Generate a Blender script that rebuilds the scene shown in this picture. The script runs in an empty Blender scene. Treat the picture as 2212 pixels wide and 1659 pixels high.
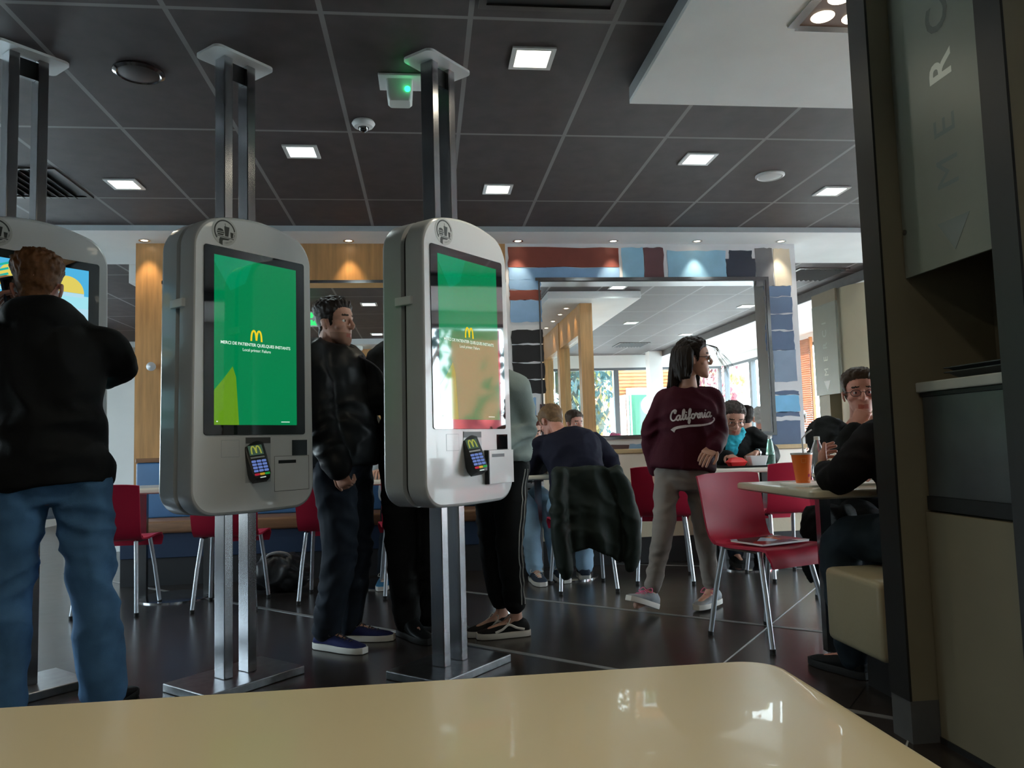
import bpy, bmesh, math, random
from mathutils import Vector, Matrix, noise
from mathutils.bvhtree import BVHTree
V = Vector
PI = math.pi
random.seed(7)
scn = bpy.context.scene
COL = scn.collection

# ------------------------------------------------------------------ helpers
def mat(name, col, rough=.5, metal=0., var=0., vscale=8., bump=0., bscale=60., spec=.5, emit=None, es=1., coat=0., stretch=None, trans=0., alpha=1.):
    m = bpy.data.materials.new(name); m.use_nodes = True
    nt = m.node_tree; b = nt.nodes['Principled BSDF']
    b.inputs['Base Color'].default_value = (*col, 1); b.inputs['Roughness'].default_value = rough
    b.inputs['Metallic'].default_value = metal; b.inputs['Specular IOR Level'].default_value = spec
    b.inputs['Coat Weight'].default_value = coat; b.inputs['Transmission Weight'].default_value = trans
    b.inputs['Alpha'].default_value = alpha
    if emit:
        b.inputs['Emission Color'].default_value = (*emit, 1); b.inputs['Emission Strength'].default_value = es
    if var or bump:
        tc = nt.nodes.new('ShaderNodeTexCoord'); mp = nt.nodes.new('ShaderNodeMapping')
        nt.links.new(tc.outputs['Object'], mp.inputs['Vector'])
        if stretch: mp.inputs['Scale'].default_value = stretch
    if var:
        n = nt.nodes.new('ShaderNodeTexNoise'); n.inputs['Scale'].default_value = vscale; n.inputs['Detail'].default_value = 5
        nt.links.new(mp.outputs[0], n.inputs['Vector'])
        r = nt.nodes.new('ShaderNodeValToRGB')
        r.color_ramp.elements[0].position = .3; r.color_ramp.elements[1].position = .72
        r.color_ramp.elements[0].color = (*[c*(1-var) for c in col], 1); r.color_ramp.elements[1].color = (*[min(1, c*(1+var)) for c in col], 1)
        nt.links.new(n.outputs[0], r.inputs[0]); nt.links.new(r.outputs[0], b.inputs['Base Color'])
    if bump:
        n2 = nt.nodes.new('ShaderNodeTexNoise'); n2.inputs['Scale'].default_value = bscale; n2.inputs['Detail'].default_value = 4
        nt.links.new(mp.outputs[0], n2.inputs['Vector'])
        bp = nt.nodes.new('ShaderNodeBump'); bp.inputs['Strength'].default_value = bump; bp.inputs['Distance'].default_value = .01
        nt.links.new(n2.outputs[0], bp.inputs['Height']); nt.links.new(bp.outputs[0], b.inputs['Normal'])
    return m

def emis(name, col, s):
    m = bpy.data.materials.new(name); m.use_nodes = True; nt = m.node_tree; nt.nodes.clear()
    e = nt.nodes.new('ShaderNodeEmission'); e.inputs[0].default_value = (*col, 1); e.inputs[1].default_value = s
    o = nt.nodes.new('ShaderNodeOutputMaterial'); nt.links.new(e.outputs[0], o.inputs[0]); return m

def smoothmesh(o, ang=40):
    me = o.data
    for p in me.polygons: p.use_smooth = True
    try: me.set_sharp_from_angle(angle=math.radians(ang))
    except Exception: pass

def obj(name, bm, mats, parent=None, smooth=0, loc=None):
    me = bpy.data.meshes.new(name); bm.to_mesh(me); bm.free()
    for m in (mats if isinstance(mats, (list, tuple)) else [mats]): me.materials.append(m)
    o = bpy.data.objects.new(name, me); COL.objects.link(o)
    if parent is not None: o.parent = parent
    if loc is not None: o.location = loc
    if smooth: smoothmesh(o, smooth)
    return o

def tag(o, label, cat, group=None):
    o['label'] = label; o['category'] = cat
    if group: o['group'] = group
    return o
def thing(name, label, cat, loc=(0, 0, 0), rz=0, group=None):
    o = bpy.data.objects.new(name, None); COL.objects.link(o); o.empty_display_size = .1
    o.location = loc; o.rotation_euler = (0, 0, rz); return tag(o, label, cat, group)
def struct(name, bm, m, smooth=0, label=None):
    o = obj(name, bm, m, None, smooth); o['kind'] = 'structure'
    if label: o['label'] = label
    return o
def dup(root, loc, rz, label, group=None):
    r = root.copy(); COL.objects.link(r); r.location = loc; r.rotation_euler = (0, 0, rz); r['label'] = label
    if group: r['group'] = group
    def rec(a, b):
        for ch in list(a.children):
            c = ch.copy(); COL.objects.link(c); c.parent = b; rec(ch, c)
    rec(root, r); return r

def NB(): return bmesh.new()
def box(bm, c, s, rz=0, bev=0, seg=2, mi=0, R=None):
    t = bmesh.new(); bmesh.ops.create_cube(t, size=1)
    for v in t.verts: v.co = V((v.co.x*s[0], v.co.y*s[1], v.co.z*s[2]))
    if bev: bmesh.ops.bevel(t, geom=list(t.edges), offset=bev, segments=seg, profile=.5, affect='EDGES')
    M = Matrix.Translation(c) @ (R.to_4x4() if R is not None else Matrix.Rotation(rz, 4, 'Z'))
    merge(bm, t, M, mi); return bm
def bx(bm, x0, x1, y0, y1, z0, z1, bev=0, mi=0, seg=2):
    return box(bm, ((x0+x1)/2, (y0+y1)/2, (z0+z1)/2), (abs(x1-x0), abs(y1-y0), abs(z1-z0)), 0, bev, seg, mi)
def merge(bm, t, M=None, mi=None):
    vs = [bm.verts.new((M @ v.co) if M is not None else v.co) for v in t.verts]
    t.verts.index_update()
    for f in t.faces:
        try:
            g = bm.faces.new([vs[v.index] for v in f.verts]); g.material_index = f.material_index if mi is None else mi; g.smooth = f.smooth
        except ValueError: pass
    t.free(); return bm
def ringloft(bm, rings, cap=True, mi=0, closed=True):
    R = [[bm.verts.new(p) for p in r] for r in rings]; n = len(R[0])
    for a, b in zip(R, R[1:]):
        for i in range(n if closed else n-1):
            j = (i+1) % n
            try: f = bm.faces.new((a[i], a[j], b[j], b[i])); f.material_index = mi
            except ValueError: pass
    if cap:
        for r in (R[0][::-1], R[-1]):
            try: f = bm.faces.new(r); f.material_index = mi
            except ValueError: pass
    return bm
def perp(d, ref=None):
    d = d.normalized()
    r = ref if ref is not None else (V((0, 0, 1)) if abs(d.z) < .9 else V((0, 1, 0)))
    a = r - d*r.dot(d)
    if a.length < 1e-4:
        r = V((1, 0, 0)); a = r - d*r.dot(d)
    a.normalize(); return a, d.cross(a)
def tube(bm, pts, rad, n=12, cap=True, mi=0, ref=None, dome=False):
    """tube along pts; rad = number, list of numbers or of (a,b) with a along ref, b across"""
    pts = [V(p) for p in pts]; k = len(pts)
    if not isinstance(rad, (list, tuple)): rad = [rad]*k
    rad = [r if isinstance(r, (list, tuple)) else (r, r) for r in rad]
    if dome:
        d0 = (pts[0]-pts[1]).normalized(); d1 = (pts[-1]-pts[-2]).normalized()
        m0 = min(rad[0]); m1 = min(rad[-1])
        pre = [(pts[0]+d0*m0*q, (rad[0][0]*w, rad[0][1]*w)) for q, w in ((.92, .38), (.6, .8))]
        post = [(pts[-1]+d1*m1*q, (rad[-1][0]*w, rad[-1][1]*w)) for q, w in ((.6, .8), (.92, .38))]
        pts = [p for p, _ in pre]+pts+[p for p, _ in post]; rad = [r for _, r in pre]+rad+[r for _, r in post]; k = len(pts)
    rings = []; pa = None
    for i, p in enumerate(pts):
        d = (pts[min(i+1, k-1)]-pts[max(i-1, 0)])
        a, b = perp(d, ref if ref is not None else pa)
        if ref is None: pa = a
        rings.append([p+a*math.cos(t)*rad[i][0]+b*math.sin(t)*rad[i][1] for t in [2*PI*q/n for q in range(n)]])
    return ringloft(bm, rings, cap, mi)
def catmull(P, m=6):
    P = [V(p) for p in P]; out = []
    for i in range(len(P)-1):
        p0, p1, p2, p3 = P[max(i-1, 0)], P[i], P[i+1], P[min(i+2, len(P)-1)]
        for q in range(m):
            t = q/m
            out.append(.5*((2*p1)+(p2-p0)*t+(2*p0-5*p1+4*p2-p3)*t*t+(3*p1-p0-3*p2+p3)*t**3))
    out.append(P[-1]); return out
def lathe(bm, prof, n=24, c=(0, 0, 0), mi=0, cap=True, R=None):
    c = V(c); rings = []
    for r, z in prof:
        ring = [V((r*math.cos(2*PI*i/n), r*math.sin(2*PI*i/n), z)) for i in range(n)]
        rings.append([c+((R @ p) if R is not None else p) for p in ring])
    return ringloft(bm, rings, cap, mi)
def prism(bm, poly, fn, d0, d1, mi=0, bev=0):
    """2D polygon (u,v) pushed from depth d0 to d1; fn(u,v,d) -> point"""
    if bev:
        cu = sum(p[0] for p in poly)/len(poly); cv = sum(p[1] for p in poly)/len(poly)
        def ins(p, q):
            L = math.hypot(p[0]-cu, p[1]-cv) or 1; return (p[0]-(p[0]-cu)/L*q, p[1]-(p[1]-cv)/L*q)
        rings = [[fn(*p, d0) for p in poly], [fn(*p, d1-(bev if d1 > d0 else -bev)) for p in poly]]
        for q, w in ((.3, .7), (1, 1)):
            rings.append([fn(*ins(p, bev*q), d1-(bev*(1-w))*(1 if d1 > d0 else -1)) for p in poly])
        return ringloft(bm, rings, True, mi)
    return ringloft(bm, [[fn(*p, d0) for p in poly], [fn(*p, d1) for p in poly]], True, mi)
def rrect(x0, x1, y0, y1, r, n=5):
    out = []
    for cx, cy, a in ((x1-r, y1-r, 0), (x0+r, y1-r, 90), (x0+r, y0+r, 180), (x1-r, y0+r, 270)):
        for i in range(n+1):
            t = math.radians(a+90*i/n); out.append((cx+r*math.cos(t), cy+r*math.sin(t)))
    return out
def ribbon(bm, pts, w, fn, d0, d1, mi=0):
    P = [V((p[0], p[1])) for p in pts]; k = len(P); L = []; R = []
    for i, p in enumerate(P):
        d = P[min(i+1, k-1)]-P[max(i-1, 0)]
        d = d.normalized() if d.length > 1e-9 else V((1, 0)); nrm = V((-d.y, d.x)); ww = w[i] if isinstance(w, list) else w
        L.append(p+nrm*ww/2); R.append(p-nrm*ww/2)
    for i in range(k-1):
        q = [L[i], L[i+1], R[i+1], R[i]]
        prism(bm, [(a.x, a.y) for a in q], fn, d0, d1, mi)
    return bm
def textbm(s, size, spacing=1., bold=0., shear=0., align='CENTER'):
    c = bpy.data.curves.new('lettering', 'FONT'); c.body = s; c.size = size; c.align_x = align; c.align_y = 'CENTER'
    c.space_character = spacing; c.offset = bold; c.shear = shear; c.resolution_u = 3
    o = bpy.data.objects.new('lettering', c); COL.objects.link(o)
    dg = bpy.context.evaluated_depsgraph_get(); me = bpy.data.meshes.new_from_object(o.evaluated_get(dg))
    bm = bmesh.new(); bm.from_mesh(me); bpy.data.objects.remove(o); bpy.data.curves.remove(c); bpy.data.meshes.remove(me)
    return bm
def text_on(bm, s, size, fn, d0, mi=0, **k):
    t = textbm(s, size, **k)
    for v in t.verts: v.co = fn(v.co.x, v.co.y, d0)
    return merge(bm, t, None, mi)
def fuse(bm, voxel, sm=3, amp=0., sc=8., seed=0, amp2=0., sc2=20.):
    """voxel union of everything in bm, smoothed, with cloth-like noise; returns bmesh"""
    bmesh.ops.recalc_face_normals(bm, faces=bm.faces)
    me = bpy.data.meshes.new('tmp'); bm.to_mesh(me); bm.free()
    o = bpy.data.objects.new('tmp', me); COL.objects.link(o)
    r = o.modifiers.new('r', 'REMESH'); r.mode = 'VOXEL'; r.voxel_size = voxel
    if sm:
        s = o.modifiers.new('s', 'SMOOTH'); s.factor = .5; s.iterations = sm
    dg = bpy.context.evaluated_depsgraph_get(); m2 = bpy.data.meshes.new_from_object(o.evaluated_get(dg))
    bpy.data.objects.remove(o); bpy.data.meshes.remove(me)
    b = bmesh.new(); b.from_mesh(m2); bpy.data.meshes.remove(m2); b.normal_update()
    if amp or amp2:
        off = V((seed*7.3, seed*3.1, seed*1.7)); mv = []
        for v in b.verts:
            q = v.co+off; w = 0
            if amp:
                n1 = noise.noise(V((q.x*sc, q.y*sc, q.z*sc*1.7))+V((0, 0, 2*noise.noise(q*sc*.5))))
                w += amp*(1-2*abs(n1)*1.6)
            if amp2: w += amp2*noise.noise(q*sc2)
            mv.append(v.normal*w)
        for v, d in zip(b.verts, mv): v.co += d
    for f in b.faces: f.smooth = True
    return b
def setmi(bm, fn):
    for f in bm.faces: f.material_index = fn(f.calc_center_median())
    return bm
def local(bm, loc):
    for v in bm.verts: v.co -= loc
    return bm

# ------------------------------------------------------------------ materials
M = {}
M['white'] = mat('white_paint', (.78, .79, .78), .6, var=.04, vscale=3)
M['kiosk'] = mat('kiosk_shell_white', (.76, .77, .76), .28, coat=.3)
M['kiosk_side'] = mat('kiosk_shell_silver', (.50, .52, .53), .33, coat=.2)
M['black'] = mat('black_plastic', (.012, .013, .014), .4)
M['glass_black'] = mat('black_screen_glass', (.006, .007, .009), .03, spec=.9, coat=1.)
M['steel'] = mat('brushed_steel', (.29, .29, .30), .24, 1., var=.12, vscale=30, stretch=(1, 1, .05))
M['satin'] = mat('satin_metal_legs', (.55, .58, .62), .42, .75)
M['steel_dark'] = mat('brushed_base_steel', (.24, .24, .245), .32, 1., var=.15, vscale=25)
M['chrome'] = mat('chrome', (.72, .73, .75), .14, 1.)
M['red'] = mat('red_lacquered_ply', (.44, .014, .045), .42, coat=.0, spec=.28, var=.08, vscale=3)
M['wood'] = mat('oak_veneer', (.43, .235, .095), .42, var=.22, vscale=5, stretch=(6, 6, .5), bump=.05)
M['wood_dark'] = mat('brown_wood_edge', (.20, .10, .05), .45, var=.2, vscale=5, stretch=(1, 8, 8))
M['cream'] = mat('cream_laminate', (.60, .50, .30), .33, coat=.12)
M['beige'] = mat('beige_laminate', (.20, .17, .11), .5, var=.06, vscale=4)
M['cream_vinyl'] = mat('cream_vinyl', (.62, .55, .40), .42, var=.05, vscale=3, bump=.1)
M['blue_vinyl'] = mat('blue_vinyl', (.045, .13, .28), .45, var=.1, vscale=4)
M['navy_panel'] = mat('dark_blue_panel', (.012, .03, .07), .5)
M['dark'] = mat('dark_brown_edge', (.012, .011, .010), .45)
M['dark_wall'] = mat('dark_skirting', (.02, .02, .022), .5)
M['grey'] = mat('grey_plinth', (.10, .10, .10), .5, var=.1)
M['rubber'] = mat('black_rubber', (.01, .01, .01), .7)
M['frame'] = mat('grey_aluminium_frame', (.10, .11, .12), .4, .3)
M['frame_dark'] = mat('dark_metal_lining', (.16, .16, .165), .35, .7)
M['column'] = mat('beige_plaster_column', (.46, .40, .28), .6, var=.06, vscale=2)
M['frost'] = mat('frosted_sign_panel', (.20, .21, .17), .36, var=.03, coat=.0)
M['frost_letter'] = mat('pale_sign_lettering', (.68, .68, .58), .3)  # bright reflection put into the colour of one sign letter
M['paper'] = mat('white_paper', (.8, .8, .78), .7)
M['fascia'] = mat('pale_blue_grey_fascia', (.45, .50, .52), .5)

def tile_mat(name, col, line, sx, sy, ox, oy, w, rough, var, rot=0, vs=3., bump=.05, rv=.0):
    m = mat(name, col, rough, var=var, vscale=vs); nt = m.node_tree; b = nt.nodes['Principled BSDF']
    tc = nt.nodes.new('ShaderNodeTexCoord'); mp = nt.nodes.new('ShaderNodeMapping'); mp.vector_type = 'POINT'
    nt.links.new(tc.outputs['Object'], mp.inputs[0]); mp.inputs['Rotation'].default_value = (0, 0, rot)
    mp.inputs['Location'].default_value = (-ox, -oy, 0)
    sp = nt.nodes.new('ShaderNodeSeparateXYZ'); nt.links.new(mp.outputs[0], sp.inputs[0])
    fac = None
    for ax, s in ((0, sx), (1, sy)):
        d = nt.nodes.new('ShaderNodeMath'); d.operation = 'PINGPONG'; d.inputs[1].default_value = s/2
        a = nt.nodes.new('ShaderNodeMath'); a.operation = 'ADD'; a.inputs[1].default_value = s*200
        nt.links.new(sp.outputs[ax], a.inputs[0]); nt.links.new(a.outputs[0], d.inputs[0])
        l = nt.nodes.new('ShaderNodeMath'); l.operation = 'LESS_THAN'; l.inputs[1].default_value = w/2
        nt.links.new(d.outputs[0], l.inputs[0])
        if fac is None: fac = l
        else:
            x = nt.nodes.new('ShaderNodeMath'); x.operation = 'MAXIMUM'
            nt.links.new(fac.outputs[0], x.inputs[0]); nt.links.new(l.outputs[0], x.inputs[1]); fac = x
    mx = nt.nodes.new('ShaderNodeMix'); mx.data_type = 'RGBA'
    src = b.inputs['Base Color'].links[0].from_socket
    nt.links.new(fac.outputs[0], mx.inputs[0]); nt.links.new(src, mx.inputs[6]); mx.inputs[7].default_value = (*line, 1)
    nt.links.new(mx.outputs[2], b.inputs['Base Color'])
    if rv:
        n = nt.nodes.new('ShaderNodeTexNoise'); n.inputs['Scale'].default_value = 9; n.inputs['Detail'].default_value = 6
        nt.links.new(tc.outputs['Object'], n.inputs[0])
        mr = nt.nodes.new('ShaderNodeMapRange'); mr.inputs[3].default_value = rough-rv; mr.inputs[4].default_value = rough+rv
        nt.links.new(n.outputs[0], mr.inputs[0]); nt.links.new(mr.outputs[0], b.inputs['Roughness'])
    return m
KA = .842      # the kiosks and the floor pattern are turned by this angle
CE = 2.709     # ceiling height
M['ceiling'] = tile_mat('dark_ceiling_tiles', (.046, .034, .034), (.19, .18, .18), .6, 1.18, -.386, 1.83, .022, .62, .22, vs=9, rv=.0)
M['floor'] = tile_mat('dark_floor_tiles', (.032, .026, .024), (.010, .009, .009), .42, .42, .1, .25, .005, .24, .10, rot=-KA+PI/4*0, vs=4, rv=.03)

# ------------------------------------------------------------------ camera
F, YAW, PIT, ROL = 1659.27, .1131, .0771, .0284
cy, sy, cp, sp_ = math.cos(YAW), math.sin(YAW), math.cos(PIT), math.sin(PIT)
fw = V((sy*cp, cy*cp, sp_)); rt = V((cy, -sy, 0)); dn = fw.cross(rt)
r2 = rt*math.cos(ROL)+dn*math.sin(ROL); d2 = -rt*math.sin(ROL)+dn*math.cos(ROL)
cam = bpy.data.cameras.new('camera'); co = bpy.data.objects.new('camera', cam); COL.objects.link(co)
cam.sensor_width = 36; cam.lens = 36*F/2212; cam.clip_start = .02; cam.clip_end = 200
mw = Matrix.Identity(4)
for i in range(3): mw[i][0] = r2[i]; mw[i][1] = -d2[i]; mw[i][2] = -fw[i]
mw.translation = V((0, 0, .97)); co.matrix_world = mw; scn.camera = co
scn.view_settings.view_transform = 'Standard'; scn.view_settings.look = 'None'
scn.view_settings.exposure = 0; scn.view_settings.gamma = 1; scn.view_settings.use_curve_mapping = False
# ------------------------------------------------------------------ the room
XL, XR, YB, YF = -5.2, 6.15, -2.6, 15.3
YW = 6.40          # front of the divider with the mural
b = NB(); bx(b, XL-.2, XR+.2, YB-.2, YF+.2, -.2, 0); struct('floor', b, M['floor'])
b = NB(); bx(b, XL-.2, XR+.2, YB-.2, YF+.2, CE, CE+.2); struct('ceiling', b, M['ceiling'])
# pale inlay strips in the floor, laid along the kiosks' diagonal
def strip(x0, y0, x1, y1, w, name):
    b = NB(); d = V((x1-x0, y1-y0, 0)); L = d.length; a = math.atan2(d.y, d.x)
    box(b, ((x0+x1)/2, (y0+y1)/2, .001), (L, w, .002), a); struct(name, b, M['strip'])
M['strip'] = mat('pale_floor_strip', (.16, .16, .16), .35, var=.25, vscale=12)
strip(-2.6, 7.7, 3.3, 2.46, .03, 'trim_1'); strip(-3.0, 6.85, 1.6, 2.5, .03, 'trim_2')
strip(-.6, 7.0, 4.4, 4.6, .028, 'trim_3')
M['grout'] = mat('light_grout', (.38, .38, .38), .5)
for k, (x0, y0, x1, y1) in enumerate(((.95, 2.9, 3.4, 5.9), (1.45, 2.3, 3.9, 5.3))):
    strip(x0, y0, x1, y1, .006, 'trim_%d' % (4+k)); bpy.data.objects['trim_%d' % (4+k)].data.materials[0] = M['grout']

# side and end walls with window openings: solid below/above, mullions between, glass panes set in frames
M['glass'] = bpy.data.materials.new('window_glass'); M['glass'].use_nodes = True
nt = M['glass'].node_tree; nt.nodes.clear()
o_ = nt.nodes.new('ShaderNodeOutputMaterial'); mx = nt.nodes.new('ShaderNodeMixShader'); tr = nt.nodes.new('ShaderNodeBsdfTransparent'); gl = nt.nodes.new('ShaderNodeBsdfGlossy')
tr.inputs[0].default_value = (.93, .97, .97, 1); gl.inputs['Roughness'].default_value = .02; mx.inputs[0].default_value = .06
nt.links.new(tr.outputs[0], mx.inputs[1]); nt.links.new(gl.outputs[0], mx.inputs[2]); nt.links.new(mx.outputs[0], o_.inputs[0])
ZH = 2.45
win_n = [0]
def window(axis, at, lo, hi, z0=.06, z1=ZH):
    """one framed pane; axis 'x': pane lies in a plane of constant x"""
    win_n[0] += 1
    f = NB(); w = .05; dpt = .05
    def bb(bm, a0, a1, q0, q1, d):
        if axis == 'x': bx(bm, at-d, at+d, a0, a1, q0, q1)
        else: bx(bm, a0, a1, at-d, at+d, q0, q1)
    bb(f, lo, lo+w, z0, z1, dpt); bb(f, hi-w, hi, z0, z1, dpt); bb(f, lo+w, hi-w, z1-w, z1, dpt); bb(f, lo+w, hi-w, z0, z0+w, dpt)
    r = struct('window_%d' % win_n[0], f, M['frame'])
    g = NB(); bb(g, lo+w, hi-w, z0+w, z1-w, .004); p = obj('window_pane', g, M['glass'], r)
    return r
# back wall behind the camera
b = NB(); bx(b, XL, XR, YB-.15, YB, 0, CE); struct('wall_back', b, M['white'])
# far end wall, glazed
b = NB(); bx(b, 1.0, XR, YF, YF+.15, ZH, CE); bx(b, 1.0, XR, YF, YF+.15, 0, .06); struct('wall_end', b, M['white'])
for a0, a1 in ((1.02, 1.45), (1.45, 2.67), (2.67, 3.89), (3.89, 5.11), (5.11, 6.13)): window('y', YF+.07, a0, a1)
# right wall: glazed beyond the waste station
YR = 2.4
b = NB(); bx(b, XR, XR+.15, YB, YR, 0, CE); bx(b, XR, XR+.15, YR, YF, ZH, CE); bx(b, XR, XR+.15, YR, YF, 0, .06); struct('wall_right', b, M['white'])
for k in range(10): window('x', XR+.07, YR+1.29*k, YR+1.29*(k+1))
# left wall with three windows
b = NB(); lw = [(3.6, 5.6), (8.0, 10.5)]
yy = YB
for a0, a1 in lw: bx(b, XL-.15, XL, yy, a0, 0, CE); bx(b, XL-.15, XL, a0, a1, 0, .5); bx(b, XL-.15, XL, a0, a1, 2.3, CE); yy = a1
bx(b, XL-.15, XL, yy, 13.1, 0, CE); struct('wall_left', b, M['white'])
for a0, a1 in lw: window('x', XL-.07, a0, a1, .5, 2.3)
# far wall, wood panelled
b = NB(); bx(b, XL, 1.0, 13., 13.15, 0, CE); bx(b, .9, 1.0, 13.15, YF+.15, 0, CE); struct('wall_far', b, M['wood'])
# soffits
b = NB(); bx(b, XL, 3.72, 6.03, 7.12, 2.668, CE); struct('trim_6', b, M['white'])
b = NB(); bx(b, 3.72, XR, 6.03, 7.12, 2.668, CE); struct('trim_7', b, M['white'])
b = NB(); bx(b, XL, XR, 6.02, 6.03, 2.668, CE); struct('trim_8', b, M['fascia'])
b = NB(); bx(b, 4.68, XR, YB, 6.02, 2.60, CE); bx(b, 4.68, XR, 7.12, YF, 2.60, CE); struct('trim_9', b, M['white'])
b = NB(); bx(b, 4.66, 4.68, YB, 6.02, 2.60, CE); bx(b, 4.66, 4.68, 7.12, YF, 2.60, CE); struct('trim_10', b, M['grey'])
b = NB(); bx(b, XL, .9, 12.4, 13., 2.62, CE); struct('trim_11', b, M['white'])
# dropped white ceiling panel with a recessed twin spotlight
dp = thing('ceiling_panel', 'large white dropped ceiling panel hanging above the waste station', 'ceiling panel', (1.03, 3.58, CE-.085))
M['panel_edge'] = mat('panel_edge_grey', (.25, .26, .27), .6)
b = NB(); bx(b, 0, 1.25, -5.2, 0, 0, .02); obj('panel_face', b, M['white'], dp)
b = NB(); bx(b, 0, 1.25, -5.2, -.0, .0205, .083); obj('panel_edge', b, M['panel_edge'], dp)
sf = thing('recessed_spotlight', 'square recessed twin spotlight set in the white dropped ceiling panel', 'spotlight', (1.66, 2.70, CE-.085))
b = NB()
for s in (-1, 1): bx(b, s*.15-.025*0-.02, s*.15+.02, -.15, .15, -.006, .0); bx(b, -.13, .13, s*.15-.02, s*.15+.02, -.006, 0)
obj('trim_frame', b, M['chrome'], sf)
b = NB(); bx(b, -.13, .13, -.13, .13, -.003, 0); obj('housing', b, mat('brown_housing', (.10, .04, .02), .5), sf)
M['lampwarm'] = emis('warm_lamp', (1, .86, .62), 12.); M['lampcool'] = emis('cool_lamp', (.86, 1, .98), 6.); M['lampneutral'] = emis('neutral_lamp', (1, .97, .82), 6.)
for sx in (-.065, .065):
    for sy_ in (-.065, .065):
        b = NB(); lathe(b, [(.0005, -.006), (.042, -.006), (.045, -.003), (.045, -.001)], 20, (sx, sy_, 0)); obj('bulb', b, M['lampwarm'], sf)

# ---- divider: wooden posts and header on the left, painted block with a mirror on the right
b = NB(); bx(b, -2.30, -2.10, YW, YW+.2, 0, 2.668)
bx(b, -2.10, .70, YW, YW+.2, 2.36, 2.668); struct('wall_divider', b, M['wood'])
b = NB(); bx(b, -2.10, .70, YW-.002, YW+.202, 2.335, 2.36); struct('trim_12', b, M['chrome'])
b = NB(); bx(b, .70, .975, YW, YW+.195, 0, 2.668); bx(b, 3.0, 3.29, YW, YW+.195, 0, 2.668); bx(b, .975, 3.0, YW, YW+.195, 0, 1.0); bx(b, .975, 3.0, YW, YW+.195, 2.35, 2.668); struct('wall_mural', b, mat('mural_base_white', (.72, .74, .76), .6, var=.05, vscale=5))
MUR = {'br': (.20, .045, .03), 'bl': (.23, .40, .62), 'lb': (.27, .50, .66), 'mo': (.11, .045, .05), 'nv': (.02, .026, .045), 'dg': (.13, .13, .14), 'cr': (.62, .55, .42), 'bk': (.012, .012, .014),
       'sb': (.09, .14, .24), 'sg': (.23, .31, .42), 'cy': (.20, .52, .80), 'wh': (.75, .78, .82), 'sd': (.07, .12, .22), 'pb': (.10, .06, .065)}
keys = list(MUR); mm = [mat('mural_'+k, MUR[k], .6, var=.10, vscale=7) for k in keys]
def mx_(px): return .70+(px-1090)/(1715-1090)*(3.29-.70)
def blocks():
    # x pixel span and z span of every colour block, measured on the wall
    def zz(py): return 2.66-(py-530)/(965-530)*(2.66-.88)
    L = [('br', 1096, 1328, 536, 578), ('bl', 1096, 1328, 579, 604), ('bl', 1097, 1162, 604, 625), ('br', 1097, 1162, 626, 647), ('bl', 1098, 1163, 648, 693),
         ('bk', 1099, 1164, 710, 738), ('bk', 1100, 1165, 741, 776), ('bk', 1100, 1166, 779, 812), ('bk', 1101, 1167, 814, 842), ('bl', 1130, 1147, 851, 975), ('pb', 1155, 1170, 864, 966),
         ('lb', 1335, 1381, 536, 603), ('mo', 1382, 1425, 536, 603), ('lb', 1433, 1561, 543, 602), ('nv', 1563, 1628, 560, 602), ('nv', 1569, 1620, 542, 560), ('dg', 1628, 1667, 537, 620), ('cr', 1669, 1706, 538, 620),
         ('sd', 1646, 1706, 620, 643), ('sb', 1648, 1708, 645, 680), ('sb', 1648, 1709, 682, 716), ('sb', 1649, 1712, 719, 760), ('sg', 1667, 1716, 760, 828), ('sb', 1660, 1721, 848, 856), ('cy', 1661, 1722, 857, 893), ('sb', 1661, 1722, 893, 902), ('sb', 1662, 1724, 911, 966),
         ('pb', 1265, 1336, 952, 976), ('bl', 1337, 1378, 952, 976), ('pb', 1380, 1440, 952, 976), ('sb', 1560, 1662, 948, 966)]
    for k, x0, x1, y0, y1 in L:
        lean = lambda py: (py-530)/435*20 if x0 > 1550 else (py-530)/435*2
        xm = lean((y0+y1)/2)
        yield k, mx_(x0-xm), mx_(x1-xm), zz(y1), zz(y0)
b = NB()
rj = random.Random(3)
for k, x0, x1, z0, z1 in blocks():
    P = []
    def edge(a, c, m):
        for i in range(m):
            t = i/m; P.append((a[0]+(c[0]-a[0])*t+rj.uniform(-.006, .006), a[1]+(c[1]-a[1])*t+rj.uniform(-.006, .006)))
    x1 = min(x1, 3.285)
    edge((x0, z0), (x1, z0), 6); edge((x1, z0), (x1, z1), 4); edge((x1, z1), (x0, z1), 6); edge((x0, z1), (x0, z0), 4)
    prism(b, P, lambda u, v, d: V((u, YW-d, v)), .0005, .004, keys.index(k))
mo = tag(obj('painted_mural_pattern', b, mm), 'painted mural of blue, maroon, black and grey blocks around the wall opening', 'mural')
# chrome lined opening through the painted wall
b = NB(); bx(b, .976, 2.999, YW-.008, YW+.20, 2.335, 2.349); bx(b, .976, 2.999, YW-.008, YW+.20, 1.001, 1.012); bx(b, .976, .988, YW-.008, YW+.20, 1.012, 2.335); bx(b, 2.985, 2.999, YW-.008, YW+.20, 1.012, 2.335); struct('trim_15', b, M['frame_dark'])
b = NB(); bx(b, .95, 3.03, YW-.012, YW-.0085, 2.345, 2.372); bx(b, .95, 3.03, YW-.012, YW-.0085, .978, 1.0); bx(b, 3.0, 3.03, YW-.012, YW-.0085, 1.0, 2.345); struct('trim_16', b, M['chrome'])
# coat knob on the wooden post
b = NB(); lathe(b, [(.012, 0), (.012, .03), (.034, .035), (.036, .05), (.0005, .058)], 20, R=Matrix.Rotation(PI/2, 3, 'X'))
tag(obj('coat_hook', b, M['satin'], None, 30, (-2.16, YW, 1.66)), 'round chrome coat hook on the oak post left of the middle kiosk', 'coat hook')

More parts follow.
